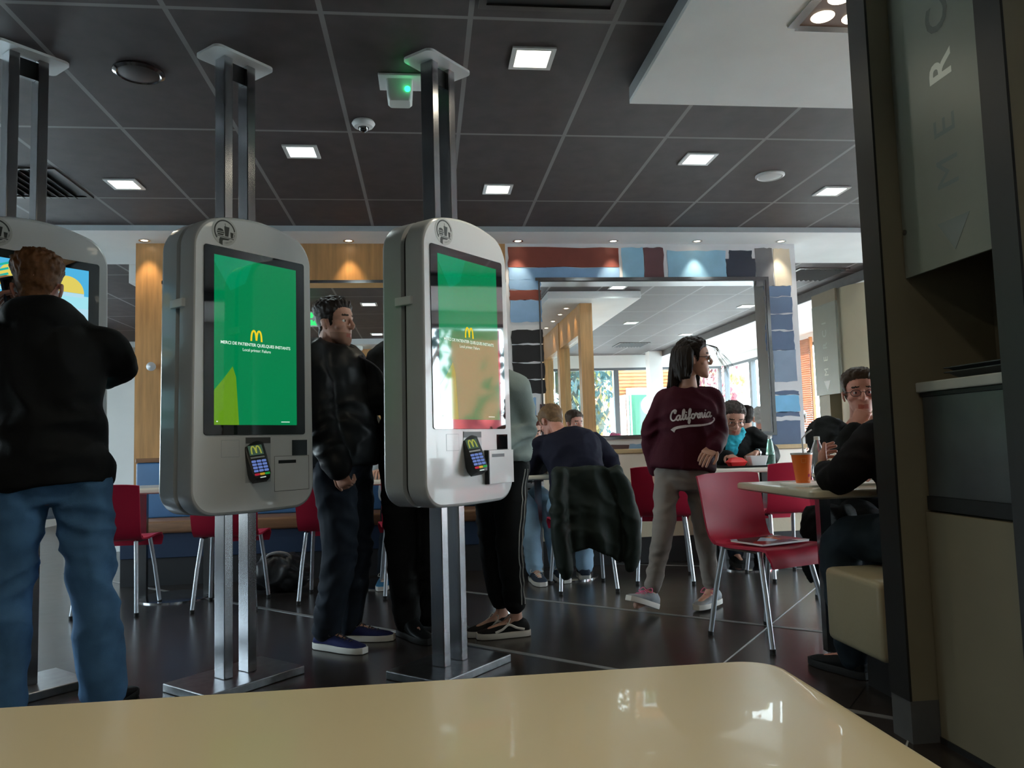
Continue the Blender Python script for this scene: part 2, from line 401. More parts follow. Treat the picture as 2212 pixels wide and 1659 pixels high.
# second dropped panel and oak framed screen, seen through the opening
dp = thing('ceiling_panel', 'white dropped ceiling panel seen through the wall opening', 'ceiling panel', (1.43, 8.66, CE-.085))
b = NB(); bx(b, 0, 1.1, 0, 4.6, 0, .02); obj('panel_face', b, M['white'], dp)
b = NB(); bx(b, 0, 1.1, 0, 4.6, .0205, .083); obj('panel_edge', b, M['white'], dp)
sc_ = thing('oak_screen', 'oak framed room screen under the dropped panel inside the wall opening', 'room screen', (1.86, 8.97, 0))
for y0 in (0, 1.5, 2.9):
    b = NB(); bx(b, 0, .15, y0, y0+.15, 0, CE-.0855); obj('post', b, M['wood'], sc_)
b = NB(); bx(b, .01, .14, .15, 1.5, 2.26, CE-.0855); bx(b, .01, .14, 1.65, 2.9, 2.26, CE-.0855); obj('header', b, M['wood'], sc_)
b = NB(); bx(b, .02, .13, .15, 1.5, 0, .9); bx(b, .02, .13, 1.65, 2.9, 0, .9); obj('low_panel', b, M['wood'], sc_)
b = NB(); bx(b, .07, .08, .155, 1.495, .905, 2.25); bx(b, .07, .08, 1.655, 2.895, .905, 2.25); obj('glass_infill', b, M['glass'], sc_)
b = NB(); bx(b, -.13, .13, -.13, .13, 0, CE); struct('trim_14', b, M['white']); bpy.data.objects['trim_14'].location = (4.53, 14.78, 0)

# ---- ceiling fittings
def ceil_light(x, y, kind, label, w, power):
    t = thing('ceiling_light', label, 'ceiling light', (x, y, CE), 0, 'square ceiling lights')
    b = NB(); s = .098; i = .076
    bx(b, -s, s, -s, -i, -.008, 0); bx(b, -s, s, i, s, -.008, 0); bx(b, -s, -i, -i, i, -.008, 0); bx(b, i, s, -i, i, -.008, 0)
    obj('frame', b, M['kiosk'], t)
    b = NB(); bx(b, -i, i, -i, i, -.006, -.002, .001); obj('diffuser', b, {'warm': M['lampneutral'], 'cool': M['lampcool']}[kind], t)
    L = bpy.data.lights.new('lamp', 'AREA'); L.shape = 'SQUARE'; L.size = .14; L.energy = power; L.color = (1, .9, .68) if kind == 'warm' else (.86, 1, .98)
    L.spread = math.radians(150)
    lo = bpy.data.objects.new('lamp', L); COL.objects.link(lo); lo.parent = t; lo.location = (0, 0, -.012); return t
PW = 3.5
for x, y, k, lab in ((.51, 3.32, 'warm', 'square warm ceiling light right of the kiosk column beside the air vent'), (-.69, 4.48, 'cool', 'square cool ceiling light between the two middle kiosks\' columns'),
        (-1.90, 5.08, 'warm', 'square warm ceiling light above the wooden post at the left'), (.52, 5.11, 'warm', 'small warm square ceiling light over the start of the mural wall'),
        (1.72, 4.51, 'cool', 'square cool ceiling light beyond the white dropped panel'), (2.92, 5.09, 'cool', 'square cool ceiling light nearest the dark partition on the right'),
        (-.66, 9.38, 'cool', 'ceiling light in the far room seen above the man in black'), (-.72, 11.9, 'cool', 'farthest small ceiling light, near the oak far wall'),
        (2.20, 8.44, 'cool', 'ceiling light seen through the wall opening, nearest its top edge'), (4.28, 9.73, 'cool', 'ceiling light at the right inside the wall opening'), (3.06, 11.05, 'cool', 'ceiling light at the middle of the wall opening, beside the dropped panel'), (4.36, 12.36, 'cool', 'smallest ceiling light inside the wall opening, above the girl'),
        (-.7, 1.3, 'warm', 'ceiling light above and behind the cream table'), (.4, .3, 'warm', 'ceiling light directly above the cream foreground table')):
    ceil_light(x, y, k, lab, 1, 6.5 if y < 1.4 else PW)
def downlight(x, y, z, label, power, col=(1, .78, .5), aim=(0, .12, -1)):
    t = thing('downlight', label, 'downlight', (x, y, z), 0, 'small soffit downlights')
    b = NB(); lathe(b, [(.028, 0), (.045, 0), (.045, -.006), (.03, -.006)], 20, cap=False); obj('ring', b, M['chrome'], t, 30)
    b = NB(); lathe(b, [(.0005, -.002), (.028, -.002), (.028, 0)], 16); obj('bulb', b, M['lampwarm'], t)
    L = bpy.data.lights.new('lamp', 'SPOT'); L.energy = power; L.spot_size = math.radians(62); L.spot_blend = .8; L.color = col; L.shadow_soft_size = .02
    lo = bpy.data.objects.new('lamp', L); COL.objects.link(lo); lo.parent = t; lo.location = (0, 0, -.01)
    lo.rotation_euler = V(aim).to_track_quat('-Z', 'Y').to_euler()
for x, lab, col in ((-2.2, 'downlight washing the oak post', (1, .72, .38)), (-.6, 'downlight washing the oak header between two kiosks', (1, .72, .38)), (.80, 'downlight at the left end of the red brown mural block', (1, .85, .65)),
        (1.62, 'downlight at the right end of the red brown mural block', (1, .85, .65)), (2.36, 'downlight above the light blue mural block', (1, .9, .75)), (3.12, 'downlight above the cream mural block', (1, .9, .75))):
    downlight(x, 6.30, 2.668, lab, 15., col)
# dome speakers, camera, emergency light, air vents
def speaker(x, y, r, m, label):
    t = thing('ceiling_speaker', label, 'ceiling speaker', (x, y, CE), 0, 'round ceiling speakers')
    b = NB(); lathe(b, [(r, 0), (r, -.008), (r*.86, -.016), (r*.8, -.012)], 32, cap=False); obj('rim', b, m, t, 40)
    b = NB(); lathe(b, [(r*.8, -.011), (r*.55, -.017), (.0005, -.019)], 32); obj('grille', b, mat('speaker_grille', tuple(c*.8 for c in m.node_tree.nodes['Principled BSDF'].inputs[0].default_value[:3]), .5), t, 60)
speaker(-1.27, 3.55, .11, mat('dark_speaker', (.03, .02, .02), .2, coat=.6), 'dark round dome speaker on the ceiling between the left kiosk columns')
speaker(2.32, 4.79, .095, M['white'], 'white round ceiling speaker beyond the dropped panel')
speaker(1.75, 8.0, .10, M['white'], 'white round ceiling speaker just inside the top of the wall opening')
t = thing('security_camera', 'small white dome security camera on the dark ceiling', 'security camera', (-.30, 4.05, CE))
b = NB(); lathe(b, [(.055, 0), (.062, -.012), (.05, -.03), (.03, -.035), (.028, -.03)], 24); obj('housing', b, M['white'], t, 40)
b = NB(); lathe(b, [(.028, -.03), (.026, -.042), (.018, -.054), (.0005, -.06)], 20); obj('dome', b, M['glass_black'], t, 60)
t = thing('emergency_light', 'white emergency light with a glowing green lamp beside the kiosk column', 'emergency light', (-.09, 3.58, CE))
b = NB(); bx(b, -.10, .10, -.085, .075, -.012, 0, .003); obj('mounting_plate', b, M['white'], t)
M['milky'] = mat('milky_plastic', (.62, .66, .62), .3, alpha=1)
b = NB(); ringloft(b, [rr for rr in ([V((u, v, -.012)) for u, v in rrect(-.065, .06, -.055, .06, .012)], [V((u, v, -.10)) for u, v in rrect(-.06, .055, -.05, .055, .016)], [V((u, v, -.112)) for u, v in rrect(-.05, .045, -.04, .045, .012)])]); obj('cover', b, M['milky'], t, 40)
b = NB(); lathe(b, [(.0005, -.006), (.013, -.004), (.014, .004)], 16, (.035, -.052, -.062), R=Matrix.Rotation(PI/2, 3, 'X')); obj('indicator_lamp', b, emis('green_led', (.02, 1, .25), 5.), t)
L = bpy.data.lights.new('lamp', 'POINT'); L.energy = .03; L.color = (.05, 1, .3); L.shadow_soft_size = .01; lo = bpy.data.objects.new('lamp', L); COL.objects.link(lo); lo.parent = t; lo.location = (.035, -.085, -.062)
def vent(x0, x1, y0, y1, label, square=False):
    t = thing('air_vent', label, 'air vent', ((x0+x1)/2, (y0+y1)/2, CE), 0, 'ceiling air vents')
    w, d = (x1-x0)/2, (y1-y0)/2; b = NB(); q = .03
    bx(b, -w, w, -d, -d+q, -.01, 0); bx(b, -w, w, d-q, d, -.01, 0); bx(b, -w, -w+q, -d+q, d-q, -.01, 0); bx(b, w-q, w, -d+q, d-q, -.01, 0)
    obj('frame', b, mat('vent_frame', (.06, .05, .045), .4, .4), t)
    b = NB(); bx(b, -w+q, w-q, -d+q, d-q, -.003, 0); obj('backing', b, M['black'], t)
    if square:
        for k in range(3):
            g = .10+.085*k; b = NB()
            def rg(e, z): return [V((-w+e, -d+e, z)), V((w-e, -d+e, z)), V((w-e, d-e, z)), V((-w+e, d-e, z))]
            ringloft(b, [rg(g, -.004), rg(g+.035, -.03), rg(g+.04, -.03), rg(g+.005, -.004)], cap=False); obj('louvre_ring', b, mat('vent_ring', (.09, .075, .06), .3, .6), t)
    else:
        k = -w+.07
        while k < w-.05:
            b = NB(); box(b, (k, 0, -.012), (.035, 2*(d-q), .004), R=Matrix.Rotation(.6, 3, 'Y')); obj('slat', b, mat('vent_slat', (.03, .03, .03), .7), t); k += .055
vent(.24, .80, 2.34, 2.93, 'square dark air diffuser at the top centre of the ceiling', True)
vent(-2.76, -2.20, 4.80, 5.36, 'dark slatted air vent on the ceiling behind the left kiosk column')
vent(3.47, 4.03, 13.3, 13.9, 'slatted air vent seen through the wall opening beside the girl\'s head')
vent(3.9, 4.46, 7.5, 8.1, 'dark slatted air vent at the upper right corner of the wall opening')
# far room: emergency sign, smoke detector
t = thing('exit_sign', 'small green lit exit sign hanging in the far room behind the man in black', 'exit sign', (-1.40, 9.2, CE))
b = NB(); bx(b, -.003, .003, -.003, .003, -.12, 0); obj('rod', b, M['chrome'], t)
b = NB(); bx(b, -.17, .17, -.02, .02, -.30, -.12); obj('box_body', b, M['white'], t)
b = NB(); bx(b, -.155, .155, -.024, -.0205, -.285, -.135); obj('lit_face', b, emis('green_sign', (.05, .75, .2), 1.2), t)
b = NB()
for i in range(2): ribbon(b, [(-.10+i*.02, -.24), (-.04, -.20+i*.03), (.02, -.24+i*.05)], .02, lambda u, v, d: V((u, -d, v)), .0245, .027)
prism(b, [(.04, -.22), (.10, -.22), (.10, -.245), (.14, -.21), (.10, -.175), (.10, -.20), (.04, -.20)], lambda u, v, d: V((u, -d, v)), .0245, .027); obj('arrow_mark', b, M['paper'], t)
b = NB(); lathe(b, [(.05, 0), (.06, -.02), (.055, -.07), (.03, -.085), (.0005, -.086)], 24)
tag(obj('smoke_detector', b, M['white'], None, 40, (-1.05, 12.6, 2.62)), 'white cylindrical smoke detector under the far soffit', 'smoke detector')
# white hanging box of the soffit beyond the oak post
b = NB(); bx(b, -2.62, -2.1, 7.13, 7.7, 2.5, CE); struct('trim_13', b, M['white'])
b = NB(); bx(b, -3.6, -2.45, 8.2, 8.3, 0, 1.85); struct('wall_inner', b, M['white'])
b = NB(); bx(b, -.35, .25, 12.0, 12.5, 0, 1.0, .01); cabn = thing('service_counter', 'brown wooden counter at the far wall behind the man in black', 'counter', (0, 0, 0))
obj('body', b, M['wood_dark'], cabn)
b = NB(); bx(b, -.4, .3, 11.95, 12.5, 1.0, 1.03, .005); obj('worktop', b, M['white'], cabn)
b = NB(); bx(b, -.38, -.02, 12.2, 12.24, 1.03, 1.5, .01); fr = tag(obj('menu_holder', b, M['white']), 'white framed card holder standing on the far counter', 'card holder')
b = NB(); bx(b, -.34, -.06, 12.19, 12.199, 1.12, 1.46); obj('card', b, M['grey'], fr)
b = NB(); bx(b, -.34, -.06, 12.187, 12.1895, 1.12, 1.22); obj('red_band', b, M['red'], fr)

for k, y in enumerate((9.3, 9.75, 10.3, 10.9)):
    downlight(1.76, y, CE-.085, ['downlight beside the oak screen in the wall opening, nearest its front post', 'second downlight along the oak screen in the wall opening', 'third downlight along the oak screen in the wall opening', 'last downlight along the oak screen in the wall opening'][k], 6., (1, .72, .38), (.3, 0, -1))
# ------------------------------------------------------------------ order kiosks
KP = lambda u, v, d: V((u, -d, v))      # kiosk-local: u along the front, v up, d out of the front
def outline(grow=0., n=10):
    """rounded body outline of a kiosk, arched at the top"""
    pts = []
    zb, zt = .722-grow, 1.925+grow
    for (cx, cz, r, a0) in ((.205, 1.80, .085, 0), (-.205, 1.80, .085, 90), (-.20, .815, .095, 180), (.20, .815, .095, 270)):
        for i in range(n+1):
            a = math.radians(a0+90*i/n); pts.append([cx+math.cos(a)*(r+grow), cz+math.sin(a)*(r+grow)])
        if a0 == 0:
            for i in range(1, 12): pts.append([.205-.41*i/12, 1.885+grow])
        if a0 == 180:
            for i in range(1, 12): pts.append([-.20+.40*i/12, .72-grow])
    for p in pts:
        t = (p[1]-.72)/1.2
        if t > .8: p[1] += .068*(1-(p[0]/.30)**2)*min(1, (t-.8)/.15)
        if t < .1: p[1] -= .008*(1-(p[0]/.30)**2)
        p[0] *= 1+.02*(1-t)
    return [tuple(p) for p in pts]
M['screen_green'] = emis('green_screen', (.0, .24, .065), 1.)
M['screen_lime'] = emis('lime_screen', (.10, .33, .02), 1.)
M['screen_teal'] = emis('pale_green_screen', (.01, .30, .13), 1.)
M['em_yellow'] = emis('yellow_logo', (.85, .62, .02), 1.)
M['em_white'] = emis('white_message', (.75, .9, .8), 1.)
M['sticker'] = mat('dark_sticker_print', (.03, .033, .028), .5)
M['sticker_bg'] = mat('sticker_film', (.62, .63, .60), .25)
def arches(bm, cx, cz, w, h, th, d0, d1, fn=KP):
    for s in (-1, 1):
        P = [(cx+s*w*.5, cz-h/2), (cx+s*w*.475, cz-h*.05), (cx+s*w*.42, cz+h*.28), (cx+s*w*.33, cz+h*.46), (cx+s*w*.25, cz+h*.5), (cx+s*w*.16, cz+h*.44), (cx+s*w*.08, cz+h*.22), (cx+s*w*.03, cz-h*.1), (cx+s*.0, cz-h*.42)]
        ribbon(bm, [(p.x, p.y) for p in catmull([(a, c, 0) for a, c in P], 4)], th, fn, d0, d1)
def sweep_poly(c, r0, r1, a0, a1, n=30):
    return [(c[0]+r*math.cos(math.radians(a)), c[1]+r*math.sin(math.radians(a))) for r, a in [(r0, a0+(a1-a0)*i/n) for i in range(n+1)]+[(r1, a1+(a0-a1)*i/n) for i in range(n+1)]]
def make_kiosk(name, label, loc, mode):
    k = thing(name, label, 'order kiosk', loc, KA, 'self order kiosks')
    b = NB(); bx(b, -.235, .235, -.155, .155, 0, .035, .004); obj('base_plate', b, M['steel_dark'], k)
    for s in (-1, 1):
        b = NB(); bx(b, s*.058-.021, s*.058+.021, -.035, .035, .035, CE-.012, .003); obj('post', b, M['steel'], k)
    b = NB(); prism(b, rrect(-.15, .15, -.085, .085, .03), lambda u, v, d: V((u, v, d)), CE-.012, CE); obj('ceiling_plate', b, M['kiosk'], k)
    b = NB(); bx(b, -.036, .036, -.012, .012, CE-.10, CE-.02); obj('cable_duct', b, M['black'], k)
    out = outline()
    b = NB(); prism(b, [(u*1.0, v) for u, v in out], KP, .052, .148, 0, .014)
    fs = obj('front_shell', b, [M['kiosk'], M['kiosk_side']], k, 50)
    for p in fs.data.polygons:
        p.material_index = 0 if p.normal.y < -.5 else 1
        if len(p.vertices) > 4: p.use_smooth = False
    b = NB(); prism(b, out, KP, .024, -.085, 0, .014); obj('back_shell', b, M['kiosk_side'], k, 50)
    b = NB(); prism(b, outline(-.022), KP, .020, .056); obj('core', b, M['black'], k, 50)
    for s in (-1, 1):
        b = NB(); bx(b, s*.295-.012, s*.295+.012, -.09, -.0, 1.55, 1.585, .003); obj('side_clip', b, M['kiosk'], k)
    b = NB(); prism(b, rrect(-.250, .250, 1.036, 1.806, .012), KP, .146, .1515, 0, .0015); bz = obj('screen_bezel', b, M['glass_black'], k)
    E_ = .1516
    X0, X1, Z0, Z1 = -.205, .204, 1.077, 1.770
    rect = lambda x0, x1, z0, z1: [(x0, z0), (x1, z0), (x1, z1), (x0, z1)]
    gm = mat('display_'+name, (.0, .02, .01), .04, spec=.7, emit=(.0, .20, .062) if mode == 'wait' else (.35, .75, .85), es=1.)
    b = NB(); prism(b, rect(X0, X1, Z0, Z1), KP, E_-.001, E_); sc = obj('display', b, gm, k)
    e1 = E_+.0004
    if mode == 'wait':
        lime = mat('lime_'+name, (.02, .03, .0), .04, spec=.7, emit=(.11, .27, .012), es=1.)
        teal = mat('pale_'+name, (.0, .03, .02), .04, spec=.7, emit=(.0, .24, .09), es=1.)
        b = NB()
        prism(b, [(X0, Z0), (-.09, Z0)]+[(-.09-.002*i, Z0+.028*i) for i in range(1, 8)]+[(-.12, Z0+.24), (-.16, Z0+.19), (X0, Z0+.14)], KP, E_, e1, 0); obj('lime_shape', b, [lime], sc); b = NB()
        prism(b, [(X0, Z1), (-.02, Z1), (-.06, Z1-.10), (-.13, Z1-.14), (X0, Z1-.03)], KP, E_, e1, 1)
        obj('pale_shape', b, [lime, teal], sc)
        b = NB(); arches(b, -.005, 1.452, .052, .044, .008, e1, e1+.0006); obj('arches_logo', b, M['em_yellow'], sc)
        b = NB(); text_on(b, 'MERCI DE PATIENTER QUELQUES INSTANTS', .0178, lambda u, v, d: KP(u-.003, v+1.413, d), e1+.0006, spacing=.98, bold=.0003)
        text_on(b, 'Local printer: Failure', .0178, lambda u, v, d: KP(u-.003, v+1.390, d), e1+.0006, spacing=.95); obj('message_text', b, M['em_white'], sc)
        b = NB(); prism(b, rect(.12, .165, 1.089, 1.092), KP, e1, e1+.0004); prism(b, rect(-.195, -.188, 1.089, 1.093), KP, e1, e1+.0004); obj('footer_marks', b, M['em_white'], sc)
    else:
        cm = {q: emis('menu_'+q, c, 1.) for q, c in dict(sky=(.08, .45, .75), white=(.75, .85, .88), bun=(.75, .62, .12), pale=(.45, .72, .85), grn=(.0, .25, .12), yel=(.75, .52, .03), red=(.65, .06, .05), br=(.25, .1, .03), teal=(.02, .45, .35)).items()}
        ks = list(cm); b = NB(); ix = ks.index
        prism(b, rect(X0, X1, 1.655, Z1), KP, E_, e1, ix('sky'))
        prism(b, sweep_poly((-.09, 1.70), .055, .001, 0, 180), KP, e1, e1+.0004, ix('bun')); prism(b, rect(-.145, -.035, 1.685, 1.70), KP, e1, e1+.0005, ix('br')); prism(b, rect(-.145, -.035, 1.66, 1.683), KP, e1, e1+.0005, ix('bun'))
        prism(b, sweep_poly((.115, 1.665), .07, .001, 0, 180), KP, e1, e1+.0004, ix('bun')); prism(b, rect(.045, .185, 1.648, 1.664), KP, e1, e1+.0005, ix('pale'))
        for i in range(3): ribbon(b, [(-.2+.03*j, 1.74-.022*i+(.012 if j % 2 else 0)) for j in range(4)], .009, KP, e1, e1+.0005, ix('teal'))
        prism(b, rect(X0, X1, 1.53, 1.60), KP, E_, e1, ix('pale')); prism(b, rect(X0, -.02, 1.60, 1.64), KP, E_, e1, ix('sky'))
        prism(b, rect(.02, .185, 1.47, 1.51), KP, E_, e1, ix('grn')); prism(b, rect(.02, .185, 1.42, 1.45), KP, E_, e1, ix('yel')); prism(b, rect(-.12, -.06, 1.37, 1.39), KP, E_, e1, ix('red')); prism(b, rect(-.13, -.09, 1.34, 1.36), KP, E_, e1, ix('red'))
        prism(b, rect(-.18, .18, 1.12, 1.16), KP, E_, e1, ix('grn')); prism(b, rect(.07, .13, 1.486, 1.494), KP, e1, e1+.0004, ix('white')); prism(b, rect(.06, .14, 1.433, 1.438), KP, e1, e1+.0004, ix('grn'))
        obj('menu_print', b, [cm[q] for q in ks], sc)
    # round sticker: a hand carrying a tray with burger, drink and cup, lettering on the rim
    cx, cz = -.155, 1.872; D = .1485
    b = NB(); prism(b, [(cx+.058*math.cos(2*PI*i/40), cz+.058*math.sin(2*PI*i/40)) for i in range(40)], KP, D-.001, D+.0006); st = obj('sticker', b, M['sticker_bg'], k)
    b = NB(); d0, d1 = D+.0006, D+.0010; Q = lambda *p: [(cx+u*.052, cz+v*.052) for u, v in p]
    prism(b, [(cx+r*.052*math.cos(math.radians(a)), cz+r*.052*math.sin(math.radians(a))) for r, a in [(.95, 10+210*i/30) for i in range(31)]+[(.84, 220-210*i/30) for i in range(31)]], KP, d0, d1)
    prism(b, Q((-.05, .45), (.42, .42), (.32, -.35), (.02, -.35)), KP, d0, d1); prism(b, Q((.5, .05), (.78, .03), (.72, -.4), (.55, -.4)), KP, d0, d1); ribbon(b, Q((.08, .45), (.02, .68)), .002, KP, d0, d1)
    prism(b, Q((-.68, .0), (-.6, .17), (-.4, .22), (-.2, .17), (-.08, .0)), KP, d0, d1); prism(b, Q((-.7, -.05), (-.06, -.05), (-.06, -.15), (-.7, -.15)), KP, d0, d1); prism(b, Q((-.68, -.2), (-.08, -.2), (-.14, -.33), (-.6, -.33)), KP, d0, d1)
    prism(b, Q((-.72, -.37), (.82, -.45), (.82, -.50), (-.72, -.42)), KP, d0, d1)
    prism(b, Q((-.42, -.5), (.5, -.52), (.3, -.64), (-.12, -.68), (-.2, -.75), (-.2, -1.1), (-.5, -1.0), (-.5, -.7)), KP, d0, d1)
    for i, ch in enumerate('SERVICE \u00c0 TABLE'):
        a = math.radians(-88+i*6.6); Rr = .0465; ca, sa = math.cos(a), math.sin(a)
        text_on(b, ch, .0088, lambda u, v, d: KP(cx+ca*(Rr-v)*1-sa*u*1, cz+sa*(Rr-v)+ca*u, d), d1)
    obj('sticker_print', b, M['sticker'], st)
    # lower fittings
    b = NB(); bx(b, -.058, .066, -.1495, -.147, .838, 1.026); rc = obj('terminal_recess', b, M['kiosk_side'], k)
    b = NB(); bx(b, -.057, .065, -.1505, -.1493, 1.0, 1.025); obj('recess_shadow_gap', b, M['grey'], rc)  # raised grey strip paints the shade under the top edge of the flat recess
    R_ = Matrix.Rotation(-.42, 3, 'X')@Matrix.Rotation(-.25, 3, 'Z')
    TC = V((-.016, -.168, .925))
    tp = lambda u, v, d: TC+R_@V((u, -d, v))
    ct = NB(); prism(ct, [(-.042, .078), (-.02, .086), (.02, .086), (.042, .078), (.044, .01), (.040, -.06), (.030, -.083), (-.030, -.083), (-.040, -.06), (-.044, .01)], tp, -.03, .018, 0, .006)
    tm = obj('card_terminal', ct, M['black'], k, 35)
    b = NB(); prism(b, rect(-.030, .030, .022, .066), tp, .017, .0187); ts = obj('terminal_display', b, mat('terminal_lcd_'+name, (.03, .05, .04), .3, emit=(.03, .06, .04), es=1), tm)
    b = NB(); arches(b, 0, .044, .040, .034, .006, .0188, .0194, tp); obj('terminal_logo', b, mat('dim_yellow_'+name, (.3, .3, .05), .4, emit=(.22, .24, .04), es=1), ts)
    b = NB(); prism(b, rect(-.03, .03, .008, .015), tp, .0175, .0186); obj('name_strip', b, M['kiosk_side'], tm)
    b = NB()
    for r in range(4):
        for c in range(3):
            x, z = -.022+c*.022, -.006-r*.014; prism(b, rrect(x-.009, x+.009, z-.0048, z+.0048, .002, 2), tp, .0175, .0205)
    obj('keypad', b, mat('lit_keys_'+name, (.05, .06, .09), .4, emit=(.10, .16, .42), es=1), tm)
    for x, c in ((-.022, (.5, .02, .05)), (0, (.6, .35, .02)), (.022, (.02, .35, .06))):
        b = NB(); prism(b, rrect(x-.010, x+.010, -.068, -.059, .002, 2), tp, .0175, .0205); obj('coloured_key', b, mat('key_%s_%d' % (name, int(x*1000)), c, .4, emit=c, es=.5), tm)
    b = NB(); prism(b, rect(-.012, .012, -.079, -.075), tp, .0165, .0180); obj('card_slot_mark', b, M['em_white'], tm)
    b = NB(); prism(b, rect(.180, .262, .945, 1.012), KP, .147, .1492); obj('scanner_window', b, M['glass_black'], k)
    pd = .149 if mode != 'open' else .175
    b = NB(); prism(b, rect(.088, .270, .795, .942), KP, .147 if mode != 'open' else .16, pd, 0, .001); pr = obj('printer_door', b, M['kiosk'], k)
    b = NB()
    for p in (rect(.086, .0875, .793, .944), rect(.2705, .272, .793, .944), rect(.0875, .2705, .793, .7945), rect(.0875, .2705, .9425, .944)): prism(b, p, KP, .146, .1486)
    obj('door_gap', b, M['grey'], k)
    b = NB(); prism(b, rect(.107, .200, .912, .926), KP, pd-.001, pd+.0006); obj('receipt_slot', b, M['black'], pr)
    b = NB(); prism(b, rect(-.168, -.088, .948, 1.014), KP, .147, .1488, 0, .0008); obj('cover_flap', b, M['kiosk'], k)
    b = NB()
    for p in (rect(-.170, -.168, .946, 1.016), rect(-.088, -.0865, .946, 1.016), rect(-.168, -.088, .946, .9475), rect(-.168, -.088, 1.0145, 1.016)): prism(b, p, KP, .146, .1484)
    obj('flap_gap', b, M['kiosk_side'], k)
    return k
make_kiosk('order_kiosk', 'white order kiosk with a menu screen, behind the man on the phone', (-1.695, 3.43, 0), 'menu')
M['open_void'] = M['black']
make_kiosk('order_kiosk', 'white order kiosk showing a plain green waiting screen, middle one of the row', (-.815, 3.43, 0), 'wait')
k3 = make_kiosk('order_kiosk', 'white order kiosk with reflections on its green screen, printer door ajar', (.085, 3.415, 0), 'wait')
pr = [c for c in k3.children if c.name.startswith('printer_door')][0]
b = NB(); bx(b, .086, .092, -.172, -.147, .795, .942); obj('door_void', b, M['black'], k3)
pr.location = (.004, -.022, 0)

# ------------------------------------------------------------------ foreground table
t = thing('foreground_table', 'cream rounded table top in the immediate foreground', 'table', (-.4, .35, 0))
b = NB(); P = rrect(-.85, .752, -.5, .435, .035, 8)
rings = []
for ins, z in ((.006, .705), (.0, .712), (.0, .732), (.004, .739), (.010, .741)):
    q = rrect(-.85+ins, .752-ins, -.5+ins, .435-ins, .035, 8); rings.append([V((u, v, z)) for u, v in q])
ringloft(b, rings); obj('table_top', b, M['cream'], t, 50)
b = NB(); tube(b, [(-.1, -.03, .02), (-.1, -.03, .705)], .035, 16); obj('pedestal', b, M['steel'], t, 40)
b = NB(); lathe(b, [(.26, 0), (.26, .012), (.05, .022), (.0005, .022)], 32, (-.1, -.03, 0)); obj('base_plate', b, M['steel'], t, 40)

# ------------------------------------------------------------------ waste station on the right
ws = thing('waste_station', 'beige self-clearing waste station with a thank-you sign between two dark edged partitions', 'waste station', (1.49, 2.08, 0))
def wpart(name, fn, m, parent=None, sm=0):
    b = NB(); fn(b); return obj(name, b, m, parent or ws, sm)
ZT = CE
for y0, y1 in ((.24, .34), (-.34, -.25)):
    pnl = wpart('side_panel', lambda b: bx(b, .004, .55, y0, y1, .13, ZT), M['beige'])
    wpart('edge_band', lambda b: bx(b, -.004, .004, y0-.001, y1+.001, .13, ZT), M['dark'], pnl)
    wpart('plinth', lambda b: bx(b, -.002, .55, y0, y1, 0, .13), M['grey'], pnl)
wpart('oak_facing', lambda b: bx(b, .002, .55, .3405, .346, .13, ZT), M['wood'])
wpart('cabinet_door', lambda b: bx(b, .09, .11, -.245, .236, .012, .715, .002), M['beige'])
wpart('cabinet_carcass', lambda b: (bx(b, .112, .40, -.249, .239, .0, .715), bx(b, .38, .40, -.249, .239, .716, ZT)), M['beige'])
wpart('kick_board', lambda b: bx(b, .086, .089, -.245, .236, 0, .02), M['dark'])
fl = wpart('waste_flap', lambda b: bx(b, .10, .115, -.243, .230, .765, 1.082, .003), mat('grey_steel_flap', (.16, .17, .175), .34, .8, var=.15, vscale=6))
wpart('flap_gap', lambda b: bx(b, .097, .14, -.245, .234, .722, .765), M['black'])
wpart('flap_gap', lambda b: bx(b, .097, .14, -.245, .234, 1.082, 1.094), M['black'])
wpart('inner_front', lambda b: bx(b, .1165, .375, -.245, .236, .77, 1.08), M['dark'])
wpart('tray_shelf', lambda b: bx(b, .085, .379, -.248, .238, 1.096, 1.128, .004), mat('grey_shelf', (.42, .42, .38), .4))
sg = wpart('sign_panel', lambda b: bx(b, .078, .088, -.245, .238, 1.47, ZT-.005, .001), M['frost'])
wpart('sign_backing', lambda b: bx(b, .095, .112, -.249, .239, 1.49, ZT), M['beige'])
M['film'] = mat('pale_blue_film', (.215, .24, .225), .2); M['film_dark'] = mat('dark_film', (.12, .13, .11), .25)  # sign letters and arrow: the panel's reflections are put into their colours
WF = lambda cy_, cz: (lambda u, v, d: V((.078-d, cy_-u, cz+v)))
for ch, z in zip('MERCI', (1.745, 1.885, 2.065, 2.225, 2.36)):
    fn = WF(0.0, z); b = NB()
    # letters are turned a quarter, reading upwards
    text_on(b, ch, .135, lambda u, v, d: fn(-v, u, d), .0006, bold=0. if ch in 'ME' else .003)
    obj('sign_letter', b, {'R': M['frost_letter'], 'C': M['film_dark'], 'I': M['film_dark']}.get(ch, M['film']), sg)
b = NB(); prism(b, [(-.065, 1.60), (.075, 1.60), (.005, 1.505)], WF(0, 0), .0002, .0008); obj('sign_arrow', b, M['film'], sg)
for z in (1.62, 2.62):
    b = NB(); lathe(b, [(.009, 0), (.009, .003), (.0005, .005)], 14, R=Matrix.Rotation(-PI/2, 3, 'Y')); obj('sign_screw', b, M['steel'], sg, 40, (.078, .225, z))
